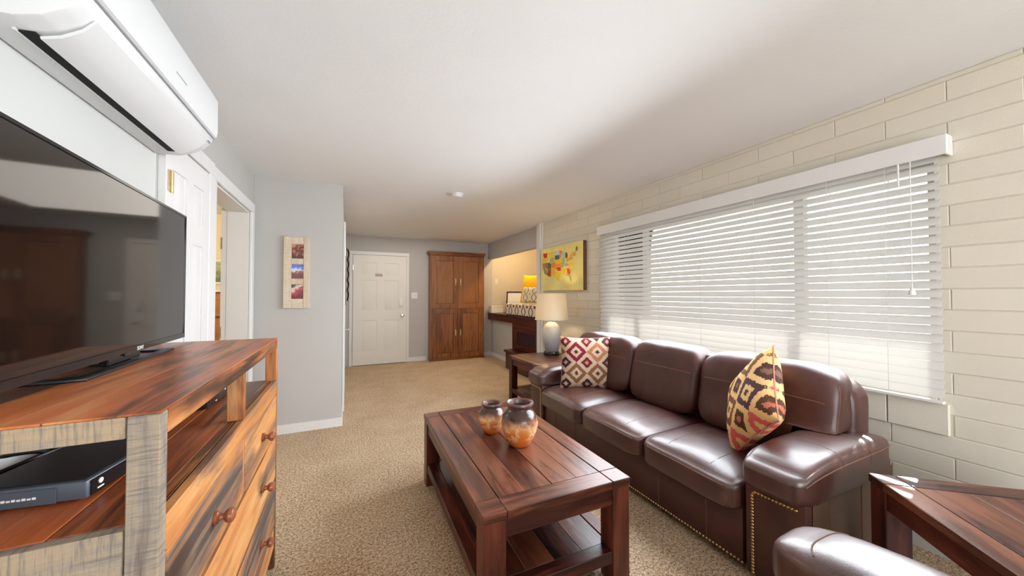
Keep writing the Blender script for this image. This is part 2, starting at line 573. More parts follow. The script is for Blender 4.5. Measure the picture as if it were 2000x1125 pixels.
for ax in 'xyz':
    M['cherry_' + ax] = wood('dark_acacia_' + ax, CHERRY, ax, .36, 1.4, 15, stain=.6, stain_col=(.008, .003, .003), spec=.35)
    M['cherry_top_' + ax] = wood('dark_acacia_top_' + ax, CHERRY_T, ax, .30, 1.8, 17, stain=.55, stain_col=(.018, .006, .005), spec=.4)
OAK = [(.38, (.055, .014, .004)), (.46, (.125, .036, .009)), (.54, (.20, .068, .018)), (.64, (.29, .115, .035))]
for ax in 'xz':
    M['oak_' + ax] = wood('red_oak_' + ax, OAK, ax, .38, 2.2, 38, 1.6)
M['desk'] = wood('mahogany_stain', [(.3, (.020, .004, .004)), (.5, (.05, .010, .008)), (.7, (.09, .020, .014))], 'y', .3)
M['desk_panel'] = wood('navy_mahogany_panel', [(.3, (.008, .006, .016)), (.7, (.03, .012, .022))], 'z', .3)
M['frame_wood'] = wood('whitewashed_wood', [(.3, (.42, .31, .20)), (.5, (.62, .52, .40)), (.7, (.72, .64, .52))], 'z', .7, 2.0, 20, saw=.35, saw_col=(.42, .30, .18), bump=.6)
M['chest'] = wood('honey_pine', [(.3, (.30, .11, .03)), (.6, (.50, .22, .07)), (.8, (.6, .3, .12))], 'x', .5)

M['kilim_a'] = kilim('kilim_maroon', .19, [srgb(120, 84, 58), srgb(112, 32, 48), srgb(160, 104, 76), srgb(52, 40, 50), srgb(186, 66, 86), srgb(168, 146, 140)], srgb(188, 160, 136),
                     [srgb(74, 46, 36), srgb(60, 40, 40), srgb(104, 36, 40), srgb(90, 66, 52)], 0.0, .04)
M['kilim_b'] = kilim('kilim_amber', .205, [srgb(112, 74, 38), srgb(74, 48, 52), srgb(206, 92, 86), srgb(134, 92, 46)], srgb(222, 178, 120),
                     [srgb(84, 52, 30), srgb(70, 44, 40), srgb(92, 60, 34)], 0.3, .06, (.30, .15, .07))
M['piping'] = plain('rose_piping', srgb(190, 120, 104), .8, .1, 40)
M['yellow'] = plain('yellow_cotton', srgb(236, 178, 30), .85, .06, 20, .2, 400, spec=.2)
M['ogee'] = ogee('ogee_trellis', srgb(238, 226, 196), srgb(150, 138, 120), .20, 'xz', srgb(222, 180, 70))
M['ogee_box'] = ogee('ogee_box_fabric', srgb(226, 210, 188), srgb(74, 58, 56), .27, 'yz', srgb(110, 84, 74))
M['shade'] = translucent('linen_shade', (.80, .74, .62), .45, .8)
M['slat'] = translucent('white_slat', (.84, .84, .83), .45, .42)
M['glass'] = glassy('window_glass')
M['screen'] = plain('tv_screen_glass', (.006, .005, .005), .05, .05, 3.0, spec=1.0)
M['screen'].node_tree.nodes['Principled BSDF'].inputs['IOR'].default_value = 1.48
g = G('ceramic_lamp'); c = g.n('TexCoord').outputs['Object']; x, y, z = g.sep(c)
col = g.ramp(g.math('ADD', z, g.math('MULTIPLY', g.noise(c, 14.0, 4), .10)), [(.08, (.30, .29, .31)), (.24, (.46, .45, .46)), (.36, (.62, .58, .50)), (.45, (.66, .60, .48))])
M['ceramic'] = g.set(col, .28)


def pot_mat(name, top, h):
    g = G(name); c = g.n('TexCoord').outputs['Object']; x, y, z = g.sep(c)
    t = g.math('ADD', g.math('DIVIDE', z, h), g.math('MULTIPLY', g.math('SUBTRACT', g.noise(c, 11.0, 4, .6, .6), .5), .42))
    col = g.ramp(t, [(.0, srgb(206, 108, 40)), (.34, srgb(214, 122, 48)), (.50, srgb(214, 158, 110)), (.60, srgb(150, 104, 80)), (.72, srgb(72, 44, 38)), (.9, top)])
    b = g.noise(c, 26.0, 5, .65, .5)
    lowz = g.ramp(g.math('DIVIDE', z, h), [(.12, (0, 0, 0)), (.28, (1, 1, 1)), (.5, (1, 1, 1)), (.64, (0, 0, 0))])
    k = g.math('MULTIPLY', g.ramp(b, [(.52, (0, 0, 0)), (.57, (1, 1, 1))]), lowz)
    col = g.mix(g.math('MULTIPLY', k, .75), col, srgb(228, 196, 150))
    g.bump(b, .12, .003)
    return g.set(col, .22)


M['pot_a'] = pot_mat('raku_glaze_large', srgb(60, 38, 36), .235)
M['pot_b'] = pot_mat('raku_glaze_small', srgb(58, 40, 40), .185)
M['pot_in'] = plain('dark_glaze', (.012, .010, .012), .3, .2, 20)
M['canvas'] = plain('aged_canvas', srgb(226, 214, 140), .8, .10, 4.0, .15, 300, spec=.2)
M['canvas_edge'] = plain('brown_canvas_edge', srgb(96, 62, 44), .7, .15, 14)
M['ground'] = plain('pale_concrete', (.50, .47, .43), .9, .1, 1.5, .2, 30)
M['leaf'] = plain('hedge_leaf', (.05, .085, .035), .7, .4, 5.0)

# ================================================================== THE ROOM SHELL
AX = 2.80                                  # front of the alcove
struct('floor', box(-2.75, 4.35, YN - .1, 7.35, -.08, 0), M['carpet'])
struct('ceiling', box(-2.75, 4.35, YN - .1, 7.35, H, H + .08), M['ceil'])
OY0, OY1, OZ = 2.872, 3.815, 2.065          # opening in the left wall
struct('wall_left', boxes((-.945, XL, 2.13, OY0, 0, H), (-.945, XL, OY0, OY1, OZ, H), (-.945, XL, OY1, 6.2, 0, H)), M['grey'])
struct('wall_left_rear', box(-.945, XL - .001, YN, 2.129, 0, H), M['offwhite'])
struct('wall_partition', box(XL + .001, -.04, YP, 7.3, 0, H), M['grey'])
struct('wall_back', box(-.039, AX + .095, YB, 7.3, 0, H), M['grey'])
struct('wall_alcove_end', box(AX + .0955, 4.35, YB, 7.3, 0, H), M['tan'])
struct('wall_rear', boxes((XL, -.05, YN - .1, YN, 0, H), (2.25, 3.0, YN - .1, YN, 0, H), (-.05, 2.25, YN - .1, YN, 2.2, H)), M['offwhite'])
# room beyond the opening
struct('wall_bedroom', boxes((-2.75, -.946, 6.1, 6.2, 0, H), (-2.75, -2.65, 2.3, 6.1, 0, H), (-2.75, -.946, 2.2, 2.3, 0, H)), M['cream'])

# right wall: painted blocks over a recessed mortar slab, with the window opening
WY0, WY1, WZ0, WZ1 = .70, 3.24, .80, 2.06
YE = 4.87                                  # end of the block wall
mx0, mx1 = XR + .006, XR + .205
wall_r = struct('wall_right', boxes((mx0, mx1, YN, WY0, 0, H), (mx0, mx1, WY1, YE, 0, H), (mx0, mx1, WY0, WY1, 0, WZ0), (mx0, mx1, WY0, WY1, WZ1, H)), M['mortar'])
pitch, z0, L = .1058, .402, .45
brick_me = {}


def brick(y0, y1, za, zb, proud=0.0, back=.004):
    """one painted block, laid into wall_right as a part"""
    ly, lz = round(y1 - y0, 3), round(zb - za, 3)
    key = (ly, lz, proud)
    if key not in brick_me:
        bm = box(-.0045 - proud, .006, -ly / 2, ly / 2, -lz / 2, lz / 2)
        es = [e for e in bm.edges if all(v.co.x < 0 for v in e.verts)]
        bmesh.ops.bevel(bm, geom=es, offset=.0025, segments=1, affect='EDGES')
        brick_me[key] = mesh_of('brick', bm, M['block'])
    inst('brick', brick_me[key], (XR + .006 + random.uniform(-.0008, .0008), (y0 + y1) / 2, (za + zb) / 2), wall_r)


nrow = 0
k = -4
while True:
    za = z0 + k * pitch; zb = za + pitch
    if za >= H - .01: break
    zb = min(zb, H)
    if za < 0: za = 0.0
    j = .0026
    start = (.65 if k % 2 == 0 else .875) - 2 * L
    y = start
    while y < 4.68:
        a, b = max(y, -.02), min(y + L, 4.68)
        y += L
        if b - a < .05: continue
        segs = [(a, b)]
        if zb > WZ0 + .02 and za < WZ1 - .02:      # cut round the window
            segs = [(p, q) for p, q in ((a, min(b, WY0)), (max(a, WY1), b)) if q - p > .03]
        if abs(za - (z0 + 2 * pitch)) < .02:       # sill course replaces the blocks under the window
            segs = [(p, q) for p, q in ((a, min(b, WY0 - .04)), (max(a, WY1 + .06), b)) if q - p > .03]
        for p, q in segs:
            brick(p + .0017, q - .0017, za + j, zb - j)
    k += 1
for i in range(11):                                # sill course, standing proud
    a = .66 + i * .225; brick(a + j, min(a + .225, 3.30) - j, z0 + 2 * pitch + j, .772, .016)
for i in range(6):                                 # thin course between the sill and the opening
    a = .70 + i * .4233; brick(a + j, a + .4233 - j, .776, .80, .0)
struct('trim_1', boxes((XR - .012, XR + .006, 4.69, 4.87, 0, H), (XR - .030, XR - .012, 4.735, 4.765, 0, H)), M['trim'])

# window behind the blinds: frame, mullions, panes
win = struct('window_1', boxes((2.86, 2.92, WY0 + .002, WY0 + .05, WZ0 + .002, WZ1 - .002), (2.86, 2.92, WY1 - .05, WY1 - .002, WZ0 + .002, WZ1 - .002), (2.86, 2.92, WY0 + .05, WY1 - .05, WZ0 + .002, WZ0 + .05), (2.86, 2.92, WY0 + .05, WY1 - .05, WZ1 - .05, WZ1 - .002)), M['trim'])
for y in (1.355, 2.755):
    obj('mullion', box(2.862, 2.918, y - .03, y + .03, WZ0 + .05, WZ1 - .05), M['trim'], win)
for a, b in ((WY0 + .05, 1.325), (1.385, 2.725), (2.785, WY1 - .05)):
    obj('pane', box(2.888, 2.892, a, b, WZ0 + .05, WZ1 - .05), M['glass'], win)
# added glass door, unseen behind the camera, an opening for the rear fill
pd = struct('added_rear_door', boxes((-.048, 0, YN - .08, YN - .02, .002, 2.195), (2.2, 2.248, YN - .08, YN - .02, .002, 2.195), (0, 2.2, YN - .08, YN - .02, 2.14, 2.195), (0, 2.2, YN - .08, YN - .02, .002, .06), (1.07, 1.13, YN - .08, YN - .02, .06, 2.14)), M['trim'])
for a, b in ((0, 1.07), (1.13, 2.2)): obj('pane', box(a, b, YN - .052, YN - .048, .06, 2.14), M['glass'], pd)
# outdoors
struct('ground', boxes((4.36, 30, -20, 30, -.14, -.10), (2.96, 4.36, -20, 4.69, -.14, -.10), (-20, 30, -30, -2.71, -.14, -.10)), M['ground'])
struct('patio_roof', box(2.96, 5.60, -2.6, 4.66, 2.53, 2.62), M['trim'])

# alcove with its dropped header, recess and knee wall
struct('wall_alcove', boxes((4.25, 4.35, 4.70, YB - .001, 0, H), (mx1 + .001, 4.25, 4.70, YE, 0, H), (2.885, 4.25, YE + .001, YB - .001, 0, .79)), M['tan'])
struct('wall_alcove_header', box(AX, AX + .095, YE + .001, YB - .001, 2.10, H - .001), M['grey'])
struct('wall_alcove_knee', box(2.875, 2.884, YE + .002, YB - .001, 0, .79), M['grey'])

# baseboards
def base(name, x0, x1, y0, y1): struct(name, boxes((x0, x1, y0, y1, 0, .085)), M['trim'])
base('baseboard_partition', XL + .002, -.028, YP - .012, YP - .001)
base('baseboard_back', 1.118, 1.46, YB - .012, YB - .001)
base('baseboard_back_right', 2.66, 2.87, YB - .012, YB - .001)
base('baseboard_alcove', 2.862, 2.874, YE + .002, YB - .013)
base('baseboard_right', XR - .012, XR - .001, .2, 4.69)
base('baseboard_partition_side', -.039, -.028, YP, 4.42)


# ------------------------------------------------------------------ doors
def casing_x(name, x, y0, y1, z, w, t, parent, sides=(1, 1), w0=None):
    w0 = w0 or w
    L = [(x, x + t, y0 - (w0 if sides[0] else 0), y1 + w, z, z + w)]
    if sides[0]: L.append((x, x + t, y0 - w0, y0, 0, z))
    if sides[1]: L.append((x, x + t, y1, y1 + w, 0, z))
    return obj(name, boxes(*L, bev=.004), M['trim'], parent)


def raised(bm, axis, a, b, c0, c1, d0, d1):
    """raised door panel with wide bevel; axis is the thin axis from a (back) to b (face)"""
    e = .03
    if axis == 'x':
        v0 = [(a, c0, d0), (a, c1, d0), (a, c1, d1), (a, c0, d1)]; v1 = [(b, c0 + e, d0 + e), (b, c1 - e, d0 + e), (b, c1 - e, d1 - e), (b, c0 + e, d1 - e)]
    else:
        v0 = [(c0, a, d0), (c1, a, d0), (c1, a, d1), (c0, a, d1)]; v1 = [(c0 + e, b, d0 + e), (c1 - e, b, d0 + e), (c1 - e, b, d1 - e), (c0 + e, b, d1 - e)]
    A = [bm.verts.new(p) for p in v0]; B = [bm.verts.new(p) for p in v1]
    for i in range(4): bm.faces.new((A[i], A[(i + 1) % 4], B[(i + 1) % 4], B[i]))
    bm.faces.new(A); bm.faces.new(B)
    return bm


def door_panels(door, axis, face, sgn, lo, hi, z_rows, m):
    """six-panel door: stiles and rails stand proud of the slab, each panel raised inside its field"""
    w = hi - lo; st = .115 * w / .9 + .02; mid = (lo + hi) / 2
    cols = [(lo + st, mid - st * .45), (mid + st * .45, hi - st)]
    t = .007
    zs = sorted(z_rows)
    fr = bmesh.new()
    def bx(c0, c1, d0, d1):
        if axis == 'x': add_box(fr, face, face + sgn * t, c0, c1, d0, d1)
        else: add_box(fr, c0, c1, face, face + sgn * t, d0, d1)
    zmin, zmax = .012, door['_h']
    bx(lo, cols[0][0], zmin, zmax); bx(cols[1][1], hi, zmin, zmax); bx(cols[0][1], cols[1][0], zmin, zmax)
    prev = zmin
    for a, b in zs:
        for c0, c1 in cols: bx(c0, c1, prev, a)
        prev = b
    for c0, c1 in cols: bx(c0, c1, prev, zmax)
    obj('stiles_and_rails', fr, m, door)
    for a, b in zs:
        for c0, c1 in cols:
            obj('panel', raised(bmesh.new(), axis, face, face + sgn * .006, c0 + .012, c1 - .012, a + .012, b - .012), m, door)
    del door['_h']


# entrance door in the back wall
d1 = struct('door_1', box(.107, 1.062, YB - .035, YB - .004, .012, 2.072), M['door'])
d1['_h'] = 2.072
door_panels(d1, 'y', YB - .035, -1, .107, 1.062, [(.25, .84), (1.02, 1.60), (1.70, 1.93)], M['door'])
obj('casing', boxes((.042, .105, YB - .02, YB - .001, 0, 2.08), (1.066, 1.12, YB - .02, YB - .001, 0, 2.08), (.042, 1.12, YB - .02, YB - .001, 2.08, 2.145), bev=.004), M['trim'], d1)
obj('lock_plate', boxes((.925, 1.005, YB - .06, YB - .042, 1.09, 1.24), (.94, .99, YB - .066, YB - .06, 1.105, 1.165), bev=.004), M['plastic'], d1, 'white electronic lock with keypad plate')
kb = lathe([(0, 0), (.032, 0), (.032, .008), (.012, .012), (.012, .035), (.028, .045), (.031, .058), (.022, .070), (0, .072)], 20)
bmesh.ops.rotate(kb, verts=kb.verts, cent=(0, 0, 0), matrix=Matrix.Rotation(radians(90), 3, 'X')); bmesh.ops.translate(kb, verts=kb.verts, vec=(.985, YB - .042, .93))
obj('door_knob', kb, M['nickel'], d1, 'satin nickel knob')
for z in (.28, 1.78): obj('hinge', box(.098, .112, YB - .052, YB - .036, z, z + .1, .002), M['nickel'], d1)
obj('notice_plate', box(.49, .62, YB - .046, YB - .0425, 1.675, 1.725, .001), plain('tan_plate', (.42, .34, .26), .5), d1, 'small tan plate at eye height')

# closet door in the left wall, next to the air conditioner
d2 = struct('door_2', box(XL + .001, XL + .02, 2.142, 2.712, .012, 2.06), M['trim'])
d2['_h'] = 2.06
door_panels(d2, 'x', XL + .02, 1, 2.142, 2.712, [(.25, .84), (1.02, 1.60), (1.70, 1.93)], M['trim'])
casing_x('casing', XL + .001, 2.142, 2.728, 2.075, .085, .026, d2, (0, 1))
for z in (.35, 1.815):
    h_ = obj('hinge', boxes((XL + .0275, XL + .031, 2.165, 2.222, z, z + .1), bev=.001), M['gold'], d2, 'pale brass hinge')
    obj('hinge_pin', tube([(XL + .034, 2.193, z - .004), (XL + .034, 2.193, z + .104)], .006, 8), M['gold'], h_)

# doorway with deep reveal to the bedroom
d3 = struct('door_3', boxes((-.944, XL + .001, OY0 + .001, OY0 + .014, 0, OZ - .001), (-.944, XL + .001, OY1 - .014, OY1 - .001, 0, OZ - .001), (-.944, XL + .001, OY0 + .014, OY1 - .014, OZ - .014, OZ - .001)), M['trim'])
casing_x('casing', XL + .001, OY0 - .002, OY1 + .002, OZ + .002, .085, .022, d3, w0=.050)
obj('stop', boxes((-.984, -.946, OY1 - .012, OY1 + .09, 0, OZ + .05), (-.984, -.946, OY0 - .12, OY0 - .03, 0, OZ + .05)), M['trim'], d3)
for z in (.95, 1.72): obj('hinge', box(-.988, -.975, OY1 - .016, OY1 - .0125, z, z + .1), M['nickel'], d3)

# closet door on the side of the partition, seen edge-on
d5 = struct('door_5', box(-.039, -.026, 4.52, 5.34, .012, 2.06), M['trim'])
d5['_h'] = 2.06
door_panels(d5, 'x', -.026, 1, 4.52, 5.34, [(.25, .84), (1.02, 1.60), (1.70, 1.93)], M['trim'])
casing_x('casing', -.039, 4.51, 5.35, 2.075, .085, .024, d5)
kb = lathe([(0, 0), (.03, 0), (.03, .006), (.012, .01), (.012, .03), (.027, .042), (.027, .055), (0, .06)], 16)
bmesh.ops.rotate(kb, verts=kb.verts, cent=(0, 0, 0), matrix=Matrix.Rotation(radians(90), 3, 'Y')); bmesh.ops.translate(kb, verts=kb.verts, vec=(-.018, 5.27, .85))
obj('door_knob', kb, M['nickel'], d5)
for z in (.28, 1.78): obj('hinge', box(-.018, -.010, 4.50, 4.52, z, z + .1), M['nickel'], d5)

# ================================================================== SOFA
def nail_row(pts, parent, spacing, normal, me):
    d = 0.0
    pts = [Vector(p) for p in pts]
    rot = Vector((0, 0, 1)).rotation_difference(Vector(normal)).to_euler()
    carry = 0.0
    for a, b in zip(pts, pts[1:]):
        l = (b - a).length; t = carry
        while t <= l:
            inst('nailhead', me, a + (b - a) * (t / l), parent, rot)
            t += spacing
        carry = t - l


nail_me = mesh_of('nailhead', lathe([(.0072, 0), (.0062, .0026), (.0035, .0046), (0, .0054)], 8), M['brass'])

sofa = thing('sofa', 'dark brown leather three-seat sofa with nailhead trim under the window', 'sofa', (2.1, 1.98, 0))
SX0 = 1.70
obj('base', box(SX0 + .02, 2.48, 1.06, 2.905, .035, .31, .012, 2), M['leather'], sofa)
for y in (1.25, 1.56, 1.98, 2.42, 2.72):
    obj('seam', tube([(SX0 + .019, y, .06), (SX0 + .019, y, .29)], .0022, 5), M['stitch'], sofa)
for x, y in ((1.78, .86), (1.78, 3.12), (2.42, .86), (2.42, 3.12)):
    obj('foot', box(x - .035, x + .035, y - .035, y + .035, 0, .035, .004), M['black'], sofa)
obj('back_frame', Pad(2.30, 2.53, .87, 3.11, .28, .905, (8,), wr=.006, wf=4).bm(16), M['leather'], sofa)


def arm(y0, y1, inner):
    """inner = +1 when the seat lies towards +Y"""
    a = obj('arm', box(SX0, 2.50, y0 + .012, y1 - .012, .035, .50, .012, 2), M['leather'], sofa)
    sg = obj('side_panel', box(SX0 + .05, 2.49, (y0 + .006) if inner > 0 else (y1 - .012), (y0 + .012) if inner > 0 else (y1 - .006), .05, .47, .002), M['leather_side_lit'], a)
    for x in (1.88, 2.16, 2.38):
        ys = y0 + .005 if inner > 0 else y1 - .005
        obj('seam', tube([(x, ys, .06), (x, ys, .46)], .0025, 5), M['stitch'], a)
    def droop(P, u, v, w):
        P = P.copy()
        if w > .2: P.z -= .035 * max(0, -u) ** 3          # the pad rolls over at the front
        return P
    pad = Pad(SX0 - .045, 2.52, y0 - .005, y1 + .005, .43, .615, (6,), crown=.018, wr=.004, wf=6, post=droop)
    p = obj('arm_pad', pad.bm(18), M['leather_seat'], sofa)
    obj('seam', pad.line([(-.96, -1, .5), (-.96, 1, .5)], .0028), M['stitch'], p)
    for u in (-.25, .35): obj('seam', pad.line([(u, -1, .1), (u, -1, 1), (u, 1, 1), (u, 1, .1)], .0024), M['stitch'], p)
    so = -1 if inner > 0 else 1
    obj('seam', pad.line([(-1, so, .55), (.98, so, .55)], .003), M['stitch'], p)
    # nailhead trim: up the seat side of the front panel and across under the pad
    yi, yo = (y1 - .045, y0 + .035) if inner > 0 else (y0 + .045, y1 - .035)
    s = 1 if yi > yo else -1
    xf = SX0 - .001
    nail_row([(xf, yi, .05), (xf, yi, .405), (xf, yi - s * .012, .420), (xf, yo, .425)], a, .0145, (-1, 0, 0), nail_me)


arm(.785, 1.05, 1); arm(2.91, 3.175, -1)
nail_row([(SX0 + .019, 1.065, .048), (SX0 + .019, 2.90, .048)], sofa, .0185, (-1, 0, 0), nail_me)

for i, (a, b) in enumerate(((1.055, 1.650), (1.655, 2.278), (2.283, 2.905))):
    ph = i * 3.7
    def sag(P, u, v, w, ph=ph):
        P = P.copy()
        P.z += .010 * mnoise.noise(Vector((P.x * 4, P.y * 4, ph))) * (1 if w > 0 else 0)
        if w > .3: P.z -= .022 * max(0, -u) ** 4
        return P
    pad = Pad(1.648, 2.34, a, b, .285, .452, (9,), crown=.030, wr=.003, wf=7, post=sag)
    s = obj('seat_cushion', pad.bm(18), M['leather_seat'], sofa)
    obj('seam', pad.line([(-1, -1, .72), (-1, 1, .72)], .0026), M['stitch'], s)
    obj('seam', pad.line([(-1, -1, -.75), (-1, 1, -.75)], .0024), M['stitch'], s)
    obj('seam', pad.line([(-.98, -.45, 1), (.9, -.45, 1)], .0016), M['stitch'], s)
    obj('seam', pad.line([(-.98, .45, 1), (.9, .45, 1)], .0016), M['stitch'], s)

for i, (a, b) in enumerate(((.885, 1.650), (1.656, 2.278), (2.284, 3.075))):
    ph = i * 5.3 + 1
    def lean(P, u, v, w, ph=ph, i=i):
        P = P.copy()
        P.x += .20 * (P.z - .46)
        P.x += .008 * mnoise.noise(Vector((P.y * 5, P.z * 5, ph)))
        P.z += .012 * mnoise.noise(Vector((P.x * 7, P.y * 7, ph))) * max(0, w)
        if (i == 0 and P.y < 1.09) or (i == 2 and P.y > 2.87):
            lim = .640
            if P.z < lim: P.z = lim + (P.z - lim) * .03
        return P
    pad = Pad(2.115, 2.35, a, b, .468, .945, (5,), wr=.005, wf=8, post=lean)
    s = obj('back_cushion', pad.bm(20), M['leather'], sofa)
    obj('seam', pad.line([(-1, -.98, .30), (-1, .98, .30)], .0024, k=20), M['stitch'], s)
    if i == 0:
        obj('seam', pad.line([(-.6, -1, -.9), (-.6, -1, .7)], .003), M['stitch'], s)


# throw pillows on the sofa
def throw(name, w, t, m, label, loc, normal, roll=0.0, piping=None, group=None, h=None):
    o = obj(name, pillow_bm(w, h or w, t), m); tag(o, label, 'pillow', group)
    o.location = loc; orient(o, normal, roll)
    if piping: obj('piping', pillow_edge(w, w), piping, o)
    return o


throw('throw_pillow', .475, .15, M['kilim_a'], 'square kilim pillow with maroon and cream diamonds against the far sofa arm', (2.02, 2.665, .695), (-.50, -.85, .16), 0.0, M['piping'])
throw('throw_pillow', .455, .17, M['kilim_b'], 'amber and brown kilim pillow tipped on its corner by the near sofa arm', (2.03, 1.185, .742), (-.70, .64, .30), radians(45), M['piping'])

# ================================================================== ARMCHAIR (only its arm reaches into view)
ch = thing('armchair', 'brown leather armchair arm rising at the bottom edge of the view', 'armchair', (.9, .1, 0))
apad = Pad(1.135, 1.435, -.42, .665, .40, .612, (4,), crown=.02, wr=.003, wf=6)
ap = obj('arm_pad', apad.bm(18), M['leather_seat'], ch)
obj('seam', apad.line([(-1, .93, 0), (-.8, .93, 1), (.8, .93, 1), (1, .93, 0)], .0026), M['stitch'], ap)
obj('arm', box(1.155, 1.42, -.40, .640, .04, .47, .02, 2), M['leather'], ch)
obj('arm', box(.36, .60, -.40, .56, .04, .50, .03, 2), M['leather'], ch)
obj('seat_cushion', Pad(.61, 1.16, -.35, .46, .26, .45, (8,), crown=.02).bm(12), M['leather'], ch)
obj('base', box(.61, 1.16, -.38, .44, .04, .27, .01), M['leather'], ch)
obj('back_cushion', Pad(.50, 1.28, -.72, -.40, .30, .92, (5,)).bm(12), M['leather'], ch)
for x, y in ((.42, .5), (1.36, .56), (.42, -.36), (1.36, -.36)): obj('foot', box(x - .03, x + .03, y - .03, y + .03, 0, .04), M['black'], ch)


# ================================================================== ACACIA TABLES
def table(root, hx, hy, zt, leg, planks, tw=.095, shelf_z=.15, groove_mid=True, rail=.075):
    """local coordinates; long axis y"""
    t = .035; z = zt - t; gp = .0022
    for sx in (-1, 1):
        for sy in (-1, 1):
            obj('leg', box(sx * hx - sx * .004, sx * (hx - leg), sy * hy - sy * .004, sy * (hy - leg), 0, z, .003), M['cherry_z'], root)
            obj('corner_block', box(sx * hx, sx * (hx - tw), sy * hy, sy * (hy - tw), z, zt, .003), M['cherry_top_x'], root)
    for sx in (-1, 1):
        obj('side_board', box(sx * hx, sx * (hx - tw), -(hy - tw) + gp, (hy - tw) - gp, z, zt, .003), M['cherry_top_y'], root)
        obj('apron', box(sx * (hx - .012), sx * (hx - .034), -(hy - leg), hy - leg, z - rail, z), M['cherry_y'], root)
    for sy in (-1, 1):
        obj('cross_board', box(-(hx - tw) + gp, (hx - tw) - gp, sy * hy, sy * (hy - tw), z, zt, .003), M['cherry_top_x'], root)
        obj('apron', box(-(hx - leg), hx - leg, sy * (hy - .012), sy * (hy - .034), z - rail, z), M['cherry_x'], root)
    x0, x1 = -(hx - tw) + gp, (hx - tw) - gp; w = (x1 - x0) / planks
    for i in range(planks):
        g2 = .0004
        a = x0 + i * w + (gp if (groove_mid and i == planks // 2) else g2 if i else gp); b = x0 + (i + 1) * w - (gp if (groove_mid and i == planks // 2 - 1) else g2 if i < planks - 1 else gp)
        obj('plank', box(a, b, -(hy - tw) + gp, (hy - tw) - gp, z + .001, zt - .001, .0012), M['cherry_top_y'], root)
    # lower shelf
    for sy in (-1, 1):
        obj('shelf_rail', box(-(hx - leg), hx - leg, sy * (hy - .01), sy * (hy - .075), shelf_z - .055, shelf_z, .003), M['cherry_x'], root)
    for sx in (-1, 1):
        obj('shelf_rail', box(sx * (hx - .01), sx * (hx - .075), -(hy - leg), hy - leg, shelf_z - .055, shelf_z, .003), M['cherry_y'], root)
    n = max(3, planks); a0, a1 = -(hx - .077), hx - .077; w = (a1 - a0) / n
    for i in range(n):
        obj('shelf_plank', box(a0 + i * w + .0008, a0 + (i + 1) * w - .0008, -(hy - .077), hy - .077, shelf_z - .022, shelf_z - .003, .0012), M['cherry_top_y'], root)


ct = thing('coffee_table', 'reddish brown plank coffee table with lower shelf in front of the sofa', 'coffee table', (.855, 1.905, 0), radians(-1.2), local=True)
table(ct, .3625, .642, .475, .098, 4, .10, .155)
et = thing('end_table', 'dark plank end table beside the far sofa arm, carrying the lamp', 'end table', (2.215, 3.71, 0), radians(1.0), local=True)
table(et, .345, .345, .56, .085, 3, .085, .16, False)
e1, e2 = Vector((-.65, -.76)).normalized(), Vector((.76, -.65)).normalized()
cc = Vector((2.035, .722)) + e1 * .35 + e2 * .35
et2 = thing('end_table', 'dark plank end table set diagonally between sofa and armchair', 'end table', (cc.x, cc.y, 0), atan2(e2.y, e2.x), local=True)
table(et2, .35, .35, .56, .09, 3, .09, .16, False)


# vases
def pot(name, label, loc, sc, m, h):
    prof = [(0, .0), (.052, .0), (.060, .006), (.084, .05), (.101, .095), (.105, .125), (.098, .160), (.080, .185), (.066, .198), (.064, .206), (.074, .216), (.080, .226), (.078, .233), (.070, .235), (.061, .228), (.055, .210), (.060, .19), (.085, .15), (.085, .10), (.05, .03), (0, .02)]
    o = obj(name, lathe([(r * sc, z * h / .235) for r, z in prof], 40), m); tag(o, label, 'vase')
    o.location = loc
    rim = lathe([(.0655 * sc, .2045 * h / .235), (.075 * sc, .2155 * h / .235), (.0812 * sc, .226 * h / .235), (.079 * sc, .234 * h / .235), (.070 * sc, .2362 * h / .235), (.060 * sc, .229 * h / .235), (.054 * sc, .210 * h / .235)], 40)
    obj('rim', rim, plain('rim_' + name + str(h), srgb(96, 66, 60), .3, .2, 20), o)
    obj('interior', lathe([(.0545 * sc, .2095 * h / .235), (.03 * sc, .2 * h / .235), (0, .195 * h / .235)], 24), M['pot_in'], o, 'dark inside')
    return o


pot('vase', 'larger orange and black glazed vase on the coffee table', (.898, 1.80, .4752), 1.0, M['pot_a'], .240)
pot('vase', 'smaller orange and black glazed vase behind the larger one', (.822, 2.035, .4752), .80, M['pot_b'], .180)

# table lamp
lx, ly, lz = 2.385, 3.86, .5605
lamp = thing('table_lamp', 'pale ceramic table lamp with cream drum shade on the far end table', 'lamp', (lx, ly, lz))
obj('foot', lathe([(0, 0), (.100, 0), (.102, .012), (.096, .035), (.086, .045), (0, .045)], 36, (lx, ly, lz)), M['black_gloss'], lamp, 'dark glossy foot')
obj('body', lathe([(0, .045), (.082, .045), (.092, .07), (.112, .16), (.122, .25), (.120, .31), (.104, .36), (.072, .395), (.040, .415), (.030, .425), (0, .425)], 40, (lx, ly, lz)), M['ceramic'], lamp)
obj('neck', lathe([(0, .425), (.034, .425), (.034, .44), (.016, .445), (.012, .53), (0, .53)], 20, (lx, ly, lz)), M['iron'], lamp)
obj('bulb', lathe([(0, .53), (.014, .53), (.030, .575), (.026, .60), (0, .613)], 16, (lx, ly, lz)), M['soft_white'], lamp)
sh = obj('lamp_shade', lathe([(.212, .445), (.182, .785), (.179, .785), (.209, .445), (.212, .445)], 48, (lx, ly, lz)), M['shade'], lamp, 'glowing cream drum shade')
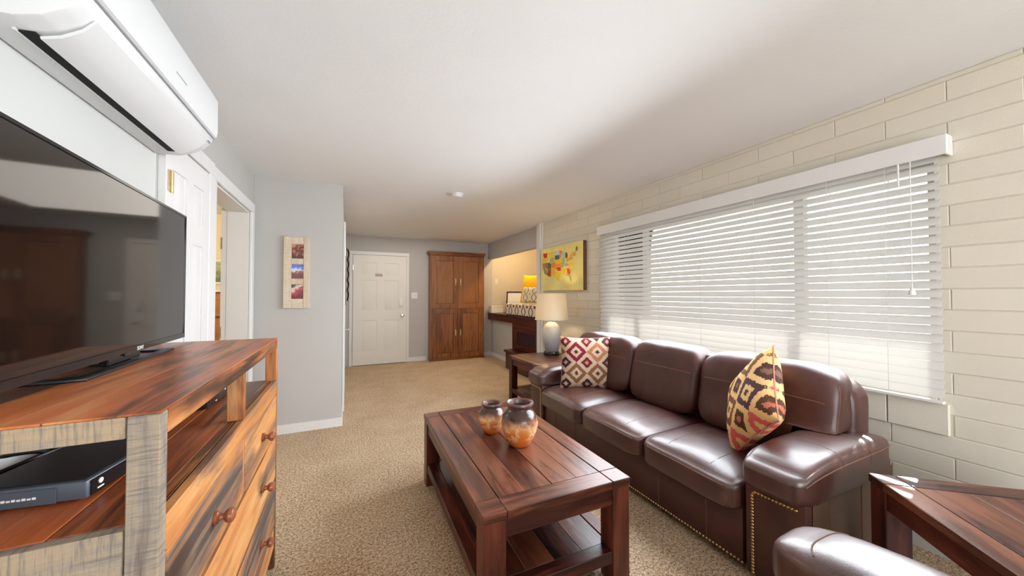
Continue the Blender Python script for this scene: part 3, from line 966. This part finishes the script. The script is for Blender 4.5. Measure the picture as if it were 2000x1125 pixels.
obj('trim_ring', add_tube(tube([(lx + .2125 * cos(a), ly + .2125 * sin(a), lz + .447) for a in [2 * pi * i / 40 for i in range(40)]], .004, 6, True), [(lx + .1825 * cos(a), ly + .1825 * sin(a), lz + .783) for a in [2 * pi * i / 40 for i in range(40)]], .004, 6, True), M['shade'], sh)
light('lamp_bulb', 'POINT', (lx, ly, lz + .585), 15, (1.0, .74, .40), shadow_soft_size=.04)

# ================================================================== MEDIA CHEST
mc = thing('media_chest', 'reclaimed pine media chest with open shelf and turned knobs, under the television', 'cabinet', (-.53, 1.46, 0))
X0, X1, Y0, Y1 = -.755, -.306, .862, 2.078
for i, (a, b) in enumerate(((X0, -.612), (-.610, -.458), (-.456, X1 - .0005))):
    obj('top_board', box(a, b, Y0 + .0005, Y1 - .0005, 1.1068, 1.111, .0008), M['pine_top'], mc)
obj('front_rail', box(X1 - .022, X1, Y0 + .03, Y1 - .03, 1.062, 1.1065, .001), M['pine_y'], mc)
obj('end_rail', box(X0 + .06, X1 - .049, Y0, Y0 + .025, 1.068, 1.1065, .001), M['greyw_x'], mc, 'grey saw-marked rail')
obj('end_rail', box(X0 + .06, X1 - .049, Y1 - .025, Y1, 1.068, 1.1065, .001), M['greyw_x'], mc)
obj('corner_post', box(X1 - .047, X1 - .001, Y0, Y0 + .030, 0, 1.1065, .002), M['greyw_z'], mc, 'grey saw-marked corner post')
obj('corner_post', box(X1 - .047, X1 - .001, Y1 - .030, Y1, 0, 1.1065, .002), M['pine_z'], mc)
for y in (Y0, Y1 - .03): obj('corner_post', box(X0, X0 + .058, y, y + .03, 0, 1.1065, .002), M['greyw_z'], mc)
obj('divider_post', box(X1 - .047, X1 - .001, 1.445, 1.472, .907, 1.0615, .002), M['pine_z'], mc)
obj('divider_post', box(X0 + .002, X0 + .05, 1.445, 1.472, .907, 1.1065, .002), M['greyw_z'], mc)
for a, b in ((X0 + .06, -.612), (-.610, -.462), (-.460, X1 - .049)):
    obj('shelf_board', box(a, b, Y0 + .0235, Y1 - .004, .885, .906, .0015), M['pine_top'], mc)
obj('shelf_board', box(X1 - .0485, X1 - .024, Y0 + .031, Y1 - .031, .885, .906, .001), M['pine_y'], mc)
obj('front_rail', box(X1 - .022, X1, Y0 + .031, Y1 - .031, .838, .906, .002), M['pine_front_y'], mc)
obj('carcass', box(X0 + .06, X1 - .030, Y0 + .026, Y1 - .026, .10, .883), M['pine_y'], mc)
obj('end_rail', box(X0 + .06, X1 - .049, Y0, Y0 + .022, .825, .9055, .001), M['greyw_x'], mc)
ep = [(X0 + .06, -.60), (-.598, -.485), (-.483, X1 - .049)]
for a, b in ep: obj('end_plank', box(a, b, Y0 + .010, Y0 + .0245, .10, .823, .0015), M['pine_front_z'], mc)
for a, b in ep: obj('end_plank', box(a, b, Y1 - .0245, Y1 - .010, .10, .883, .0015), M['pine_front_z'], mc)
obj('stile', box(X1 - .022, X1 - .003, 1.444, 1.470, .655, .836), M['pine_front_z'], mc)
for z in (.640, .425): obj('front_rail', box(X1 - .022, X1 - .003, Y0 + .031, Y1 - .031, z, z + .013), M['pine_y'], mc)
obj('front_rail', box(X1 - .022, X1 - .003, Y0 + .031, Y1 - .031, .10, .205, .002), M['pine_front_y'], mc)
knob_prof = [(0, 0), (.017, 0), (.017, .006), (.009, .011), (.008, .018), (.014, .023), (.0185, .030), (.0175, .038), (.010, .043), (0, .044)]


def knob(y, z, parent):
    k = lathe(knob_prof, 20); bmesh.ops.rotate(k, verts=k.verts, cent=(0, 0, 0), matrix=Matrix.Rotation(radians(90), 3, 'Y'))
    bmesh.ops.translate(k, verts=k.verts, vec=(X1 + .001, y, z)); obj('knob', k, M['knob'], parent)


for (ya, yb, za, zb, ks) in ((.896, 1.441, .656, .835, (1.165,)), (1.473, 2.043, .656, .835, (1.735,)), (.896, 2.043, .441, .637, (1.165, 1.735)), (.896, 2.043, .208, .422, (1.165, 1.735))):
    d = obj('drawer', box(X1 - .024, X1, ya, yb, za, zb, .003), M['pine_front_y'], mc)
    for y in ks: knob(y, (za + zb) / 2 - .002, d)

# television
tv = thing('television', 'flat black television on the media chest', 'television', (-.625, 1.515, 1.1112), radians(2.8), local=True)
obj('housing', box(-.03, .008, -.56, .475, .030, .556, .004), M['black'], tv)
obj('screen', box(.0082, .0100, -.552, .467, .050, .549), M['screen'], tv, 'dark glossy screen')
bz = boxes((.0085, .0125, -.56, .475, .548, .556), (.0085, .0125, -.56, -.552, .03, .548), (.0085, .0125, .467, .475, .03, .548), (.0085, .0125, -.552, .467, .03, .0495))
obj('bezel', bz, M['black_gloss'], tv)
obj('neck', box(-.02, .0, -.10, .10, .006, .031, .003), M['black_gloss'], tv)
st = obj('stand', prism([(-.12, -.30), (.034, -.285), (.034, .285), (-.12, .30), (-.12, .255), (.008, .245), (.008, -.245), (-.12, -.255)], 'z', 0.0, .0075, .002), M['black'], tv)
obj('stand_arm', boxes((-.12, -.095, -.255, .255, 0, .0075), (-.095, .008, -.035, .035, .0, .006)), M['black_gloss'], st)
obj('sensor', box(.0126, .0185, -.055, -.02, .026, .034, .002), M['black_gloss'], tv)


def lettering(text, size, m, parent, loc, rot, name='lettering', depth=.0004):
    cu = bpy.data.curves.new(name, 'FONT'); cu.body = text; cu.size = size; cu.extrude = depth; cu.align_x = 'CENTER'
    o = bpy.data.objects.new(name, cu); C.objects.link(o)
    dg = bpy.context.evaluated_depsgraph_get(); me = bpy.data.meshes.new_from_object(o.evaluated_get(dg))
    bpy.data.objects.remove(o)
    me.materials.clear(); me.materials.append(m)
    q = bpy.data.objects.new(name, me); C.objects.link(q); q.parent = parent
    q.location = Vector(loc) - OFF.get(parent.name, Vector()); q.rotation_euler = rot
    return q


lettering('SONY', .017, M['soft_white'], tv, (.0130, .06, .0335), (radians(90), 0, radians(90)))

# set-top box and router on the open shelf
rt = thing('router', 'flat grey and black router at the near end of the chest shelf', 'router', (-.475, 1.02, .9062), radians(-9), local=True)
obj('case', box(-.20, 0, 0, .25, .003, .040, .005, 2), M['slate'], rt)
obj('top_cover', box(-.192, -.006, .008, .245, .0402, .0425, .001), M['black'], rt)
obj('front_panel', box(.0003, .0028, .008, .24, .006, .037, .001), M['black_gloss'], rt)
obj('badge', box(-.175, -.045, -.0024, -.0003, .003, .034, .001), M['slate'], rt)
for i in range(9): obj('mark', box(-.140 + i * .0075, -.1345 + i * .0075, -.0032, -.0025, .0165, .0165 + (.0035 if i % 2 else .0045)), M['soft_white'], rt)
bt = lathe([(0, 0), (.0055, 0), (.0055, .0012), (0, .0014)], 14); bmesh.ops.rotate(bt, verts=bt.verts, cent=(0, 0, 0), matrix=Matrix.Rotation(radians(90), 3, 'Y')); bmesh.ops.translate(bt, verts=bt.verts, vec=(.003, .03, .027))
obj('button', bt, M['soft_white'], rt)
obj('mark', box(.003, .0036, .022, .038, .013, .016), M['soft_white'], rt)
for x in (-.17, -.03):
    for y in (.03, .22): obj('foot', box(x - .01, x + .01, y - .01, y + .01, 0, .003), M['black'], rt)
dv = thing('set_top_box', 'small black set-top box behind the divider post on the shelf', 'set-top box', (-.56, 1.76, .9062))
obj('case', box(-.70, -.452, 1.635, 1.88, .909, .954, .003), M['black'], dv)
obj('front_panel', box(-.4518, -.4495, 1.637, 1.878, .911, .952, .001), M['black_gloss'], dv)
obj('led', box(-.4494, -.4485, 1.81, 1.822, .936, .941), M['soft_white'], dv)
obj('mark', box(-.4494, -.4487, 1.70, 1.716, .919, .922), M['soft_white'], dv)
for x in (-.68, -.47):
    for y in (1.66, 1.85): obj('foot', box(x - .01, x + .01, y - .01, y + .01, .9062, .909), M['black'], dv)
def bez(p0, p1, p2, p3, n=14):
    return [Vector(p0) * (1 - t) ** 3 + Vector(p1) * 3 * t * (1 - t) ** 2 + Vector(p2) * 3 * t * t * (1 - t) + Vector(p3) * t ** 3 for t in [i / n for i in range(n + 1)]]
solo('power_cord', tube(bez((-.665, 1.325, .915), (-.69, 1.335, .92), (-.70, 1.315, .94), (-.766, 1.31, .93)) + [(-.772, 1.30, 1.02), (-.775, 1.28, 1.2)], .007, 8), M['black'], 'black cord rising behind the router towards the wall', 'cord', (-.665, 1.325, .9065))
solo('network_cable', tube(bez((-.625, 1.37, .912), (-.66, 1.40, .93), (-.69, 1.27, .925), (-.705, 1.20, .925)) + [(-.72, 1.12, .93)], .005, 8), M['black'], 'thin black cable looping across the shelf behind the router', 'cord', (-.625, 1.37, .9065))

# ================================================================== AIR CONDITIONER
ac = thing('air_conditioner', 'white wall-mounted split air conditioner above the television', 'air conditioner', (-.68, 1.66, 1.96))
ay0, ay1 = 1.205, 2.115
prof = [(XL + .002, 1.963), (-.70, 1.968), (-.655, 1.984), (-.615, 2.012), (-.588, 2.045), (-.578, 2.085), (-.576, 2.255), (-.592, 2.278), (-.62, 2.285), (XL + .002, 2.285)]
obj('body', prism(prof, 'y', ay0, ay1, .008), M['plastic'], ac)
obj('front_panel', prism([(-.582, 2.072), (-.571, 2.078), (-.566, 2.10), (-.567, 2.252), (-.584, 2.282), (-.60, 2.290), (-.62, 2.290), (-.62, 2.286), (-.59, 2.276), (-.577, 2.254), (-.5775, 2.10)], 'y', ay0 + .003, ay1 - .003, .0), M['plastic'], ac)
obj('air_slot', prism([(-.722, 1.9655), (-.694, 1.9690), (-.690, 1.9645), (-.722, 1.9615)], 'y', 1.262, 2.045), M['void'], ac, 'long black air outlet slot')
obj('louver', prism([(-.690, 1.9625), (-.655, 1.976), (-.617, 2.004), (-.594, 2.034), (-.590, 2.030), (-.613, 1.998), (-.652, 1.969), (-.688, 1.956)], 'y', 1.268, 2.045), M['plastic'], ac)
obj('rib', prism([(-.728, 1.9655), (-.722, 1.9655), (-.722, 1.9585), (-.728, 1.9605)], 'y', 1.255, 2.050), M['plastic'], ac)
obj('seam', box(-.5785, -.5755, ay0 + .002, ay1 - .002, 2.066, 2.0705), M['plastic_grey'], ac)
obj('mark', box(-.5656, -.5652, 1.66, 1.75, 2.135, 2.138), M['plastic_grey'], ac)
for i in range(3): obj('indicator', prism([(-.592, 2.0385), (-.5875, 2.0445), (-.5865, 2.0435), (-.591, 2.0375)], 'y', 2.066 + i * .012, 2.073 + i * .012), M['plastic_grey'], ac)

# ================================================================== THREE-PHOTO FRAME
pf = thing('picture_frame', 'whitewashed wooden frame with three small canyon photos on the grey wall', 'picture frame', (-.437, YP, 1.54))
px0, px1, pz0, pz1 = -.547, -.328, 1.196, 1.884
fy = YP - .001
zs = [(1.285, 1.425), (1.480, 1.620), (1.675, 1.815)]
wx0, wx1 = -.482, -.382
obj('board', box(px0 + .004, px1 - .004, fy - .012, fy, pz0 + .004, pz1 - .004), M['frame_wood'], pf)
obj('slat', box(px0, wx0 - .001, fy - .030, fy - .0122, pz0, pz1, .002), M['frame_wood'], pf)
obj('slat', box(wx1 + .001, px1, fy - .030, fy - .0122, pz0, pz1, .002), M['frame_wood'], pf)
edges = [pz0] + [v for z in zs for v in z] + [pz1]
for i in range(0, 8, 2): obj('slat', box(wx0, wx1, fy - .027, fy - .0122, edges[i], edges[i + 1], .0015), M['frame_wood'], pf)


def photo(name, cols):
    g = G(name); c = g.n('TexCoord').outputs['Object']; x, y, z = g.sep(c)
    n = g.noise(c, 28.0, 5, .6, 1.0)
    t = g.math('ADD', g.math('MULTIPLY', cols[0][0], x), g.math('ADD', g.math('MULTIPLY', cols[0][1], z), g.math('MULTIPLY', n, .7)))
    return g.set(g.ramp(t, cols[1]), .25)


pm = [photo('photo_slope', ((-3.0, 5.0), [(.15, srgb(120, 34, 48)), (.40, srgb(178, 72, 76)), (.55, srgb(226, 206, 196)), (.72, srgb(70, 78, 66))])),
      photo('photo_butte', ((0.0, 6.5), [(.15, srgb(120, 66, 66)), (.32, srgb(150, 90, 80)), (.42, srgb(220, 226, 240)), (.58, srgb(96, 126, 206))])),
      photo('photo_arch', ((0.0, 1.0), [(.2, srgb(70, 40, 40)), (.36, srgb(120, 70, 62)), (.48, srgb(222, 158, 118)), (.60, srgb(96, 48, 48))]))]
for (a, b), m in zip(zs, pm):
    p = box(wx0 + .001, wx1 - .001, -.0006, .0006, -(b - a) / 2 + .001, (b - a) / 2 - .001)
    bmesh.ops.translate(p, verts=p.verts, vec=(-(wx0 + wx1) / 2, 0, 0))
    o = inst('photo', mesh_of('photo', p, m), ((wx0 + wx1) / 2, fy - .0135, (a + b) / 2), pf)

# iron wall hanging beyond the closet door
wh = thing('wall_hanging', 'twisted dark iron ornament hanging beside the entrance door', 'wall ornament', (-.02, 6.5, 1.6))
obj('hook', tube([(-.038, 6.5, 2.10), (-.005, 6.5, 2.10), (.010, 6.5, 2.08)], .006, 6), M['iron'], wh)
for s in (-1, 1):
    obj('strand', tube([(.006 + .020 * abs(sin(i * .55)), 6.5 + s * .06 * cos(i * .55), 2.09 - i * .030) for i in range(30)], .012, 6), M['iron'], wh)
obj('rod', tube([(-.020, 6.5, 2.13), (-.020, 6.5, 1.15)], .012, 6), M['iron'], wh)

# light switches, smoke alarm
def plate(name, label, b, toggles, cat='light switch'):
    o = thing(name, label, cat, ((b[0] + b[1]) / 2, (b[2] + b[3]) / 2, b[4]))
    obj('plate', box(*b, .002), M['plastic'], o)
    for t in toggles: obj('toggle', box(*t), M['plastic'], o)
plate('light_switch', 'white double light switch plate beside the entrance door', (1.165, 1.285, YB - .008, YB - .001, 1.245, 1.37), [(1.195, 1.207, YB - .018, YB - .008, 1.29, 1.32), (1.243, 1.255, YB - .018, YB - .008, 1.29, 1.32)])
plate('wall_outlet', 'white outlet plate on the tan alcove wall', (2.955, 3.03, YB - .008, YB - .001, 1.555, 1.675), [(2.975, 3.01, YB - .010, YB - .008, 1.575, 1.605), (2.975, 3.01, YB - .010, YB - .008, 1.625, 1.655)], 'outlet')
sm = thing('smoke_alarm', 'round white smoke alarm on the ceiling', 'smoke alarm', (1.095, 3.74, H))
obj('base', lathe([(0, -.012), (.072, -.012), (.074, -.001), (0, -.001)], 32, (1.095, 3.74, H)), M['plastic'], sm)
obj('cover', lathe([(0, -.042), (.040, -.042), (.058, -.034), (.063, -.013), (0, -.013)], 32, (1.095, 3.74, H)), M['plastic'], sm)

# ================================================================== ARMOIRE
am = thing('armoire', 'tall reddish oak armoire with four panelled doors against the back wall', 'armoire', (2.07, 7.05, 0))
ax0, ax1, ay, az = 1.500, 2.630, 6.955, 2.115
obj('side', box(ax0, ax0 + .022, ay + .001, YB - .003, 0, az), M['oak_z'], am)
obj('side', box(ax1 - .022, ax1, ay + .001, YB - .003, 0, az), M['oak_z'], am)
obj('carcass', box(ax0 + .023, ax1 - .023, ay + .022, YB - .004, .05, az - .002), M['oak_z'], am)
obj('plinth', box(ax0 + .023, ax1 - .023, ay + .03, ay + .05, 0, .05), M['oak_x'], am)
cr = bmesh.new()
for e, za, zb in ((.012, 2.116, 2.135), (.028, 2.135, 2.165), (.045, 2.165, 2.195)):
    add_box(cr, ax0 - e, ax1 + e * .5, ay - e, YB - .003, za, zb, .004)
obj('cornice', cr, M['oak_x'], am)
axm = (ax0 + ax1) / 2
for (a, b, hs) in ((ax0 + .024, axm - .002, 1), (axm + .002, ax1 - .024, -1)):
    for (za, zb, hz) in ((.055, 1.045, .50), (1.052, 2.108, 1.53)):
        s = .095
        d = obj('door', boxes((a, a + s, ay, ay + .021, za, zb), (b - s, b, ay, ay + .021, za, zb), (a + s, b - s, ay, ay + .021, za, za + s), (a + s, b - s, ay, ay + .021, zb - s, zb)), M['oak_z'], am)
        obj('door_panel', box(a + s + .004, b - s - .004, ay + .010, ay + .0195, za + s + .004, zb - s - .004, .003), M['oak_z'], d)
        hx_ = b - .050 if hs > 0 else a + .050
        obj('handle', add_tube(tube([(hx_, ay - .001, hz), (hx_, ay - .022, hz + .012), (hx_, ay - .028, hz + .055), (hx_, ay - .022, hz + .098), (hx_, ay - .001, hz + .110)], [.008, .006, .009, .006, .008], 8), [(hx_, ay - .003, hz - .012), (hx_, ay - .003, hz + .122)], .010, 6), M['gold'], d)

# ================================================================== ALCOVE COUNTER AND WHAT STANDS ON IT
dk = thing('counter', 'dark mahogany built-in counter in the alcove with a panelled pedestal', 'counter', (3.0, 6.0, 0))
obj('top', box(2.79, 4.24, YE + .003, YB - .003, .905, .935, .004), M['desk'], dk)
obj('apron', box(2.80, 2.825, YE + .003, YB - .003, .792, .904, .002), M['desk'], dk)
obj('support', box(2.83, 4.24, YE + .003, YB - .003, .792, .904), M['desk'], dk)
obj('pedestal', box(2.80, 2.872, YE + .003, 5.92, .0, .79), M['desk'], dk)
pp = boxes((2.785, 2.799, 4.92, 5.02, .36, .72), (2.785, 2.799, 5.68, 5.78, .36, .72), (2.785, 2.799, 5.02, 5.68, .66, .72), (2.785, 2.799, 5.02, 5.68, .36, .44))
obj('panel_frame', pp, M['desk'], dk)
obj('panel', box(2.792, 2.799, 5.04, 5.66, .45, .65), M['desk_panel'], dk)
obj('step', boxes((2.60, 2.784, 4.93, 5.86, .29, .33), (2.62, 2.784, 4.96, 5.82, 0, .29)), M['desk'], dk)

cb = solo('box_cushion', Pad(2.83, 3.50, 4.96, 6.36, .9355, 1.155, (14,), crown=.012).bm(14), M['ogee_box'], 'thick trellis-patterned box cushion on the alcove counter', 'cushion', (3.16, 5.66, .9355))
throw('throw_pillow', .56, .16, M['yellow'], 'plain yellow pillow standing at the back of the box cushion', (3.25, 5.93, 1.440), (-.90, -.35, .24))
throw('throw_pillow', .48, .14, M['ogee'], 'cream trellis-patterned pillow leaning on the yellow one', (3.02, 5.54, 1.322), (-.90, -.34, .24), h=.30)
lf = thing('leaning_frame', 'dark-edged frame with a white print leaning in the alcove behind the pillows', 'picture frame', (3.22, 6.62, 1.17), radians(-52), local=True)
lf.rotation_euler = (radians(-8), 0, radians(-40))
obj('frame', boxes((-.20, -.175, -.012, .012, 0, .46), (.175, .20, -.012, .012, 0, .46), (-.175, .175, -.012, .012, .435, .46), (-.175, .175, -.012, .012, 0, .025)), M['iron'], lf)
obj('print', box(-.175, .175, -.002, .006, .025, .435), M['soft_white'], lf, 'pale print')
lf.location = (3.22, 6.66, .937)
sb = thing('storage_box', 'low cream box at the far end of the alcove counter', 'box', (2.94, 7.0, .9355))
obj('case', box(2.80, 3.08, 6.95, 7.10, .9355, 1.065, .004), M['soft_white'], sb)
obj('lid', box(2.795, 3.085, 6.945, 7.105, 1.0655, 1.082, .003), M['soft_white'], sb)
dl = thing('downlight', 'small round downlight in the alcove ceiling', 'ceiling light', (3.12, 6.15, H))
obj('ring', lathe([(.055, -.001), (.080, -.001), (.078, -.012), (.055, -.010)], 28, (3.12, 6.15, H)), M['plastic'], dl)
obj('lens', lathe([(0, -.006), (.0545, -.006), (.0545, -.001), (0, -.001)], 28, (3.12, 6.15, H)), M['soft_white'], dl)
light('alcove_bulb', 'POINT', (3.12, 6.15, 2.36), 44, (1.0, .70, .36), shadow_soft_size=.05)

# ================================================================== MAP CANVAS
mp = thing('wall_canvas', 'canvas with a colourful patchwork map of states on the block wall', 'picture', (2.72, 4.13, 1.7))
cy0, cy1, cz0, cz1 = 3.60, 4.655, 1.385, 2.015
cxf = 2.690
obj('canvas', box(cxf, XR - .002, cy0 + .001, cy1, cz0, cz1, .002), M['canvas'], mp)
obj('edge', box(cxf + .002, XR - .002, cy0 - .003, cy0 + .0008, cz0, cz1), M['canvas_edge'], mp, 'brown wrapped edge')
# patchwork states: polygons in map units (x east 0..100, y north 0..62)
ST = [
 ((84, 60, 30), 'WA', [(3, 58), (16, 58), (16, 49), (5, 49)], (204, 62, 36)), (0, 'OR', [(2, 48.5), (16, 48.5), (16, 39), (1, 39)], (226, 190, 84)), (0, 'CA', [(1, 38.5), (9, 38.5), (9, 30), (17, 20), (15, 15), (8, 17), (3, 27)], (150, 140, 96)),
 (0, 'NV', [(9.5, 38.5), (18, 38.5), (18, 24), (9.5, 30)], (176, 108, 66)), (0, 'ID', [(16.5, 58), (18.5, 58), (19, 52), (24, 46), (24, 39), (16.5, 39)], (232, 206, 90)), (0, 'MT', [(19, 58), (39, 58), (39, 48), (24, 48), (20, 52)], (222, 206, 78)),
 (0, 'WY', [(25, 47.5), (38, 47.5), (38, 38), (25, 38)], (168, 176, 120)), (0, 'UT', [(18.5, 38.5), (24.5, 38.5), (24.5, 36), (27.5, 36), (27.5, 26), (18.5, 26)], (90, 110, 84)), (0, 'AZ', [(17, 25.5), (27.5, 25.5), (27.5, 11), (22, 11), (14, 15), (18, 20)], (170, 82, 44)),
 (0, 'CO', [(28, 37.5), (41, 37.5), (41, 28), (28, 28)], (226, 128, 78)), (0, 'NM', [(28, 27.5), (39.5, 27.5), (39.5, 13), (28, 12)], (238, 184, 70)), (0, 'ND', [(39.5, 58), (51, 58), (51.5, 50.5), (39.5, 50.5)], (190, 200, 214)),
 (0, 'SD', [(39.5, 50), (52, 50), (52, 42), (39.5, 42)], (92, 92, 112)), (0, 'NE', [(38.5, 41.5), (53, 41.5), (54.5, 34.5), (41.5, 34.5), (41.5, 38)], (240, 186, 60)), (0, 'KS', [(41.5, 34), (55, 34), (55, 27.5), (41.5, 27.5)], (236, 150, 48)),
 (0, 'OK', [(40, 27), (55.5, 27), (55.5, 20), (46, 21), (46, 25), (40, 25)], (206, 60, 44)), (0, 'TX', [(40, 24.5), (45.5, 24.5), (45.5, 20.5), (56, 19.5), (57, 11), (51, 5), (50, 0), (45, 4), (40, 10), (35, 10), (31, 12.5), (40, 13)], (238, 206, 66)),
 (0, 'MN', [(51.5, 58), (55, 58), (61, 55), (57, 50), (57, 44), (52.5, 44), (52.5, 50)], (222, 140, 84)), (0, 'IA', [(52.5, 43.5), (60, 43.5), (61, 39), (59.5, 36), (54, 36.5)], (240, 192, 76)), (0, 'MO', [(55, 36), (60, 35.5), (63, 28), (63, 26), (55.5, 26)], (192, 176, 80)),
 (0, 'AR', [(56, 25.5), (62.5, 25.5), (61, 17.5), (56.5, 17.5)], (240, 196, 90)), (0, 'LA', [(57, 17), (62, 17), (62, 12), (66, 11), (65, 7), (57.5, 8)], (236, 214, 110)), (0, 'WI', [(58, 52), (62, 54), (66.5, 51), (66, 44), (60.5, 44)], (150, 206, 198)),
 (0, 'IL', [(61, 43.5), (66, 43.5), (66.5, 35), (64, 29), (60, 35)], (116, 200, 180)), (0, 'MI', [(68, 52), (72, 52), (74, 46), (72.5, 42), (68, 42)], (136, 70, 50)), (0, 'IN', [(67, 41.5), (71, 41.5), (71, 33), (67, 32)], (236, 204, 96)),
 (0, 'OH', [(71.5, 41.5), (77.5, 42.5), (77.5, 36), (71.5, 34)], (236, 170, 50)), (0, 'KY', [(64.5, 29), (67, 31.5), (72, 33), (76, 30), (74, 27)], (166, 170, 160)), (0, 'TN', [(63.5, 27.5), (76, 27.5), (74, 23.5), (63, 23.5)], (240, 212, 160)),
 (0, 'MS', [(62.5, 23), (66.5, 23), (66.5, 11.5), (62.5, 13)], (222, 200, 74)), (0, 'AL', [(67, 23), (71.5, 23), (72.5, 12.5), (67, 12.5)], (238, 210, 80)), (0, 'GA', [(72, 23), (77, 23), (81, 16), (80, 12.5), (73, 12.5)], (220, 92, 44)),
 (0, 'FL', [(68.5, 12), (80, 12), (84, 4), (83.5, -2), (81.5, -1.5), (77, 9), (69, 10.5)], (180, 176, 120)), (0, 'SC', [(77.5, 23), (82, 22), (84.5, 19), (81.5, 16)], (236, 174, 72)), (0, 'NC', [(75, 27), (88, 28), (86, 22.5), (82.5, 22.5), (75.5, 23.5)], (240, 210, 84)),
 (0, 'VA', [(76.5, 30), (80, 34), (87, 32), (88, 28.5), (75, 27.5)], (240, 196, 60)), (0, 'PA', [(78, 42.5), (87, 42.5), (87, 37.5), (78, 37)], (226, 160, 62)), (0, 'NY', [(79, 45), (86, 51), (89, 50), (89, 43), (79, 43)], (208, 180, 90)), (0, 'NE2', [(89.5, 50), (93, 51), (94, 44), (89.5, 43.5)], (214, 150, 70)), (0, 'ME', [(93.5, 51.5), (94.5, 59), (97.5, 59.5), (99.5, 54), (96, 51)], (134, 116, 72)),
]
cw, chh = cy1 - cy0, cz1 - cz0
pal = {}
for it in ST:
    _, _, poly, rgb = it
    if rgb not in pal: pal[rgb] = plain('print_' + '_'.join(map(str, rgb)), srgb(*rgb), .75, .10, 30, spec=.2)
    pts = [(cy1 - cw * (.035 + .87 * x / 100), cz0 + chh * (.17 + .74 * (y + 2) / 62)) for x, y in poly]
    obj('state_patch', prism(pts, 'x', cxf - .0012, cxf - .0001), pal[rgb], mp, smooth=False)

# ================================================================== BLINDS
bl = thing('window_blinds', 'white two-inch slatted blinds covering the whole window', 'blinds', (2.70, 1.97, .775))
by0, by1 = .668, 3.276
bx = XR - .040
obj('valance', boxes((bx - .042, bx - .030, .632, 3.300, 2.022, 2.122), (bx - .030, XR - .001, .632, .644, 2.022, 2.122), (bx - .030, XR - .001, 3.288, 3.300, 2.022, 2.122), bev=.003), M['trim'], bl)
obj('head_rail', box(bx - .026, XR - .006, by0, by1, 2.045, 2.10), M['trim'], bl)
th = radians(52)
smv = bmesh.new()
n = 6
prof = []
for i in range(n + 1):
    t = i / n - .5
    prof.append((t * .0508, .0030 * (1 - 4 * t * t)))
pp = [(a, b + .0013) for a, b in prof] + [(a, b - .0013) for a, b in prof[::-1]]
rot = [(a * cos(th) - b * sin(th), a * sin(th) + b * cos(th)) for a, b in pp]
slat_bm = prism(rot, 'y', -(by1 - by0) / 2, (by1 - by0) / 2)
slat_me = mesh_of('slat', slat_bm, M['slat'], True, 40)
ns = 27
for i in range(ns):
    z = .826 + i * (2.018 - .826) / (ns - 1)
    inst('slat', slat_me, (bx, (by0 + by1) / 2, z), bl)
obj('bottom_rail', box(bx - .016, bx + .016, by0, by1, .776, .792, .003), M['trim'], bl)
for y in (.86, 1.12, 1.55, 1.98, 2.42, 2.86, 3.10):
    obj('ladder_cord', boxes((bx - .0245, bx - .0230, y - .0012, y + .0012, .79, 2.05), (bx + .0230, bx + .0245, y - .0012, y + .0012, .79, 2.05)), M['trim'], bl)
pc = obj('pull_cord', tube([(bx - .050, .755, 2.02), (bx - .050, .757, 1.36)], .0022, 6), M['trim'], bl)
obj('tassel', lathe([(0, 0), (.014, 0), (.013, .015), (.007, .028), (.006, .036), (0, .038)], 14, (bx - .050, .757, 1.325)), M['soft_white'], pc)
obj('wand', tube([(bx - .048, .80, 2.02), (bx - .048, .80, 1.90)], .004, 6), M['trim'], bl)

# ================================================================== BEDROOM GLIMPSED THROUGH THE OPENING
hc = thing('chest_of_drawers', 'honey pine chest of drawers glimpsed through the open doorway', 'dresser', (-1.6, 5.85, 0))
obj('case', box(-2.1, -1.15, 5.62, 6.09, .05, 1.36), M['chest'], hc)
obj('top', box(-2.12, -1.13, 5.60, 6.095, 1.36, 1.39), M['soft_white'], hc)
for z in (.10, .42, .74, 1.05): obj('drawer', box(-2.05, -1.20, 5.60, 5.619, z, z + .27, .004), M['chest'], hc)
for x in (-2.05, -1.2): obj('foot', box(x - .04, x + .04, 5.66, 5.74, 0, .05), M['chest'], hc)
bp = thing('bedroom_picture', 'small green picture hanging in the room beyond the doorway', 'picture', (-1.6, 6.09, 1.6))
obj('frame', boxes((-1.95, -1.30, 6.082, 6.099, 1.47, 1.50), (-1.95, -1.30, 6.082, 6.099, 1.78, 1.81), (-1.95, -1.92, 6.082, 6.099, 1.50, 1.78), (-1.33, -1.30, 6.082, 6.099, 1.50, 1.78)), M['soft_white'], bp)
obj('print', box(-1.92, -1.33, 6.088, 6.098, 1.50, 1.78), photo('meadow_print', ((0, 1.0), [(.3, srgb(110, 130, 90)), (.5, srgb(190, 196, 160)), (.62, srgb(70, 80, 60))])), bp)
bd = thing('bedroom_ceiling_lamp', 'round ceiling lamp in the room beyond the doorway', 'ceiling light', (-1.7, 4.6, H))
obj('shade', lathe([(0, -.10), (.09, -.09), (.15, -.05), (.16, -.01), (0, -.01)], 28, (-1.7, 4.6, H)), M['soft_white'], bd)
light('bedroom_bulb', 'POINT', (-1.7, 4.6, 2.2), 35, (1.0, .86, .62), shadow_soft_size=.1)
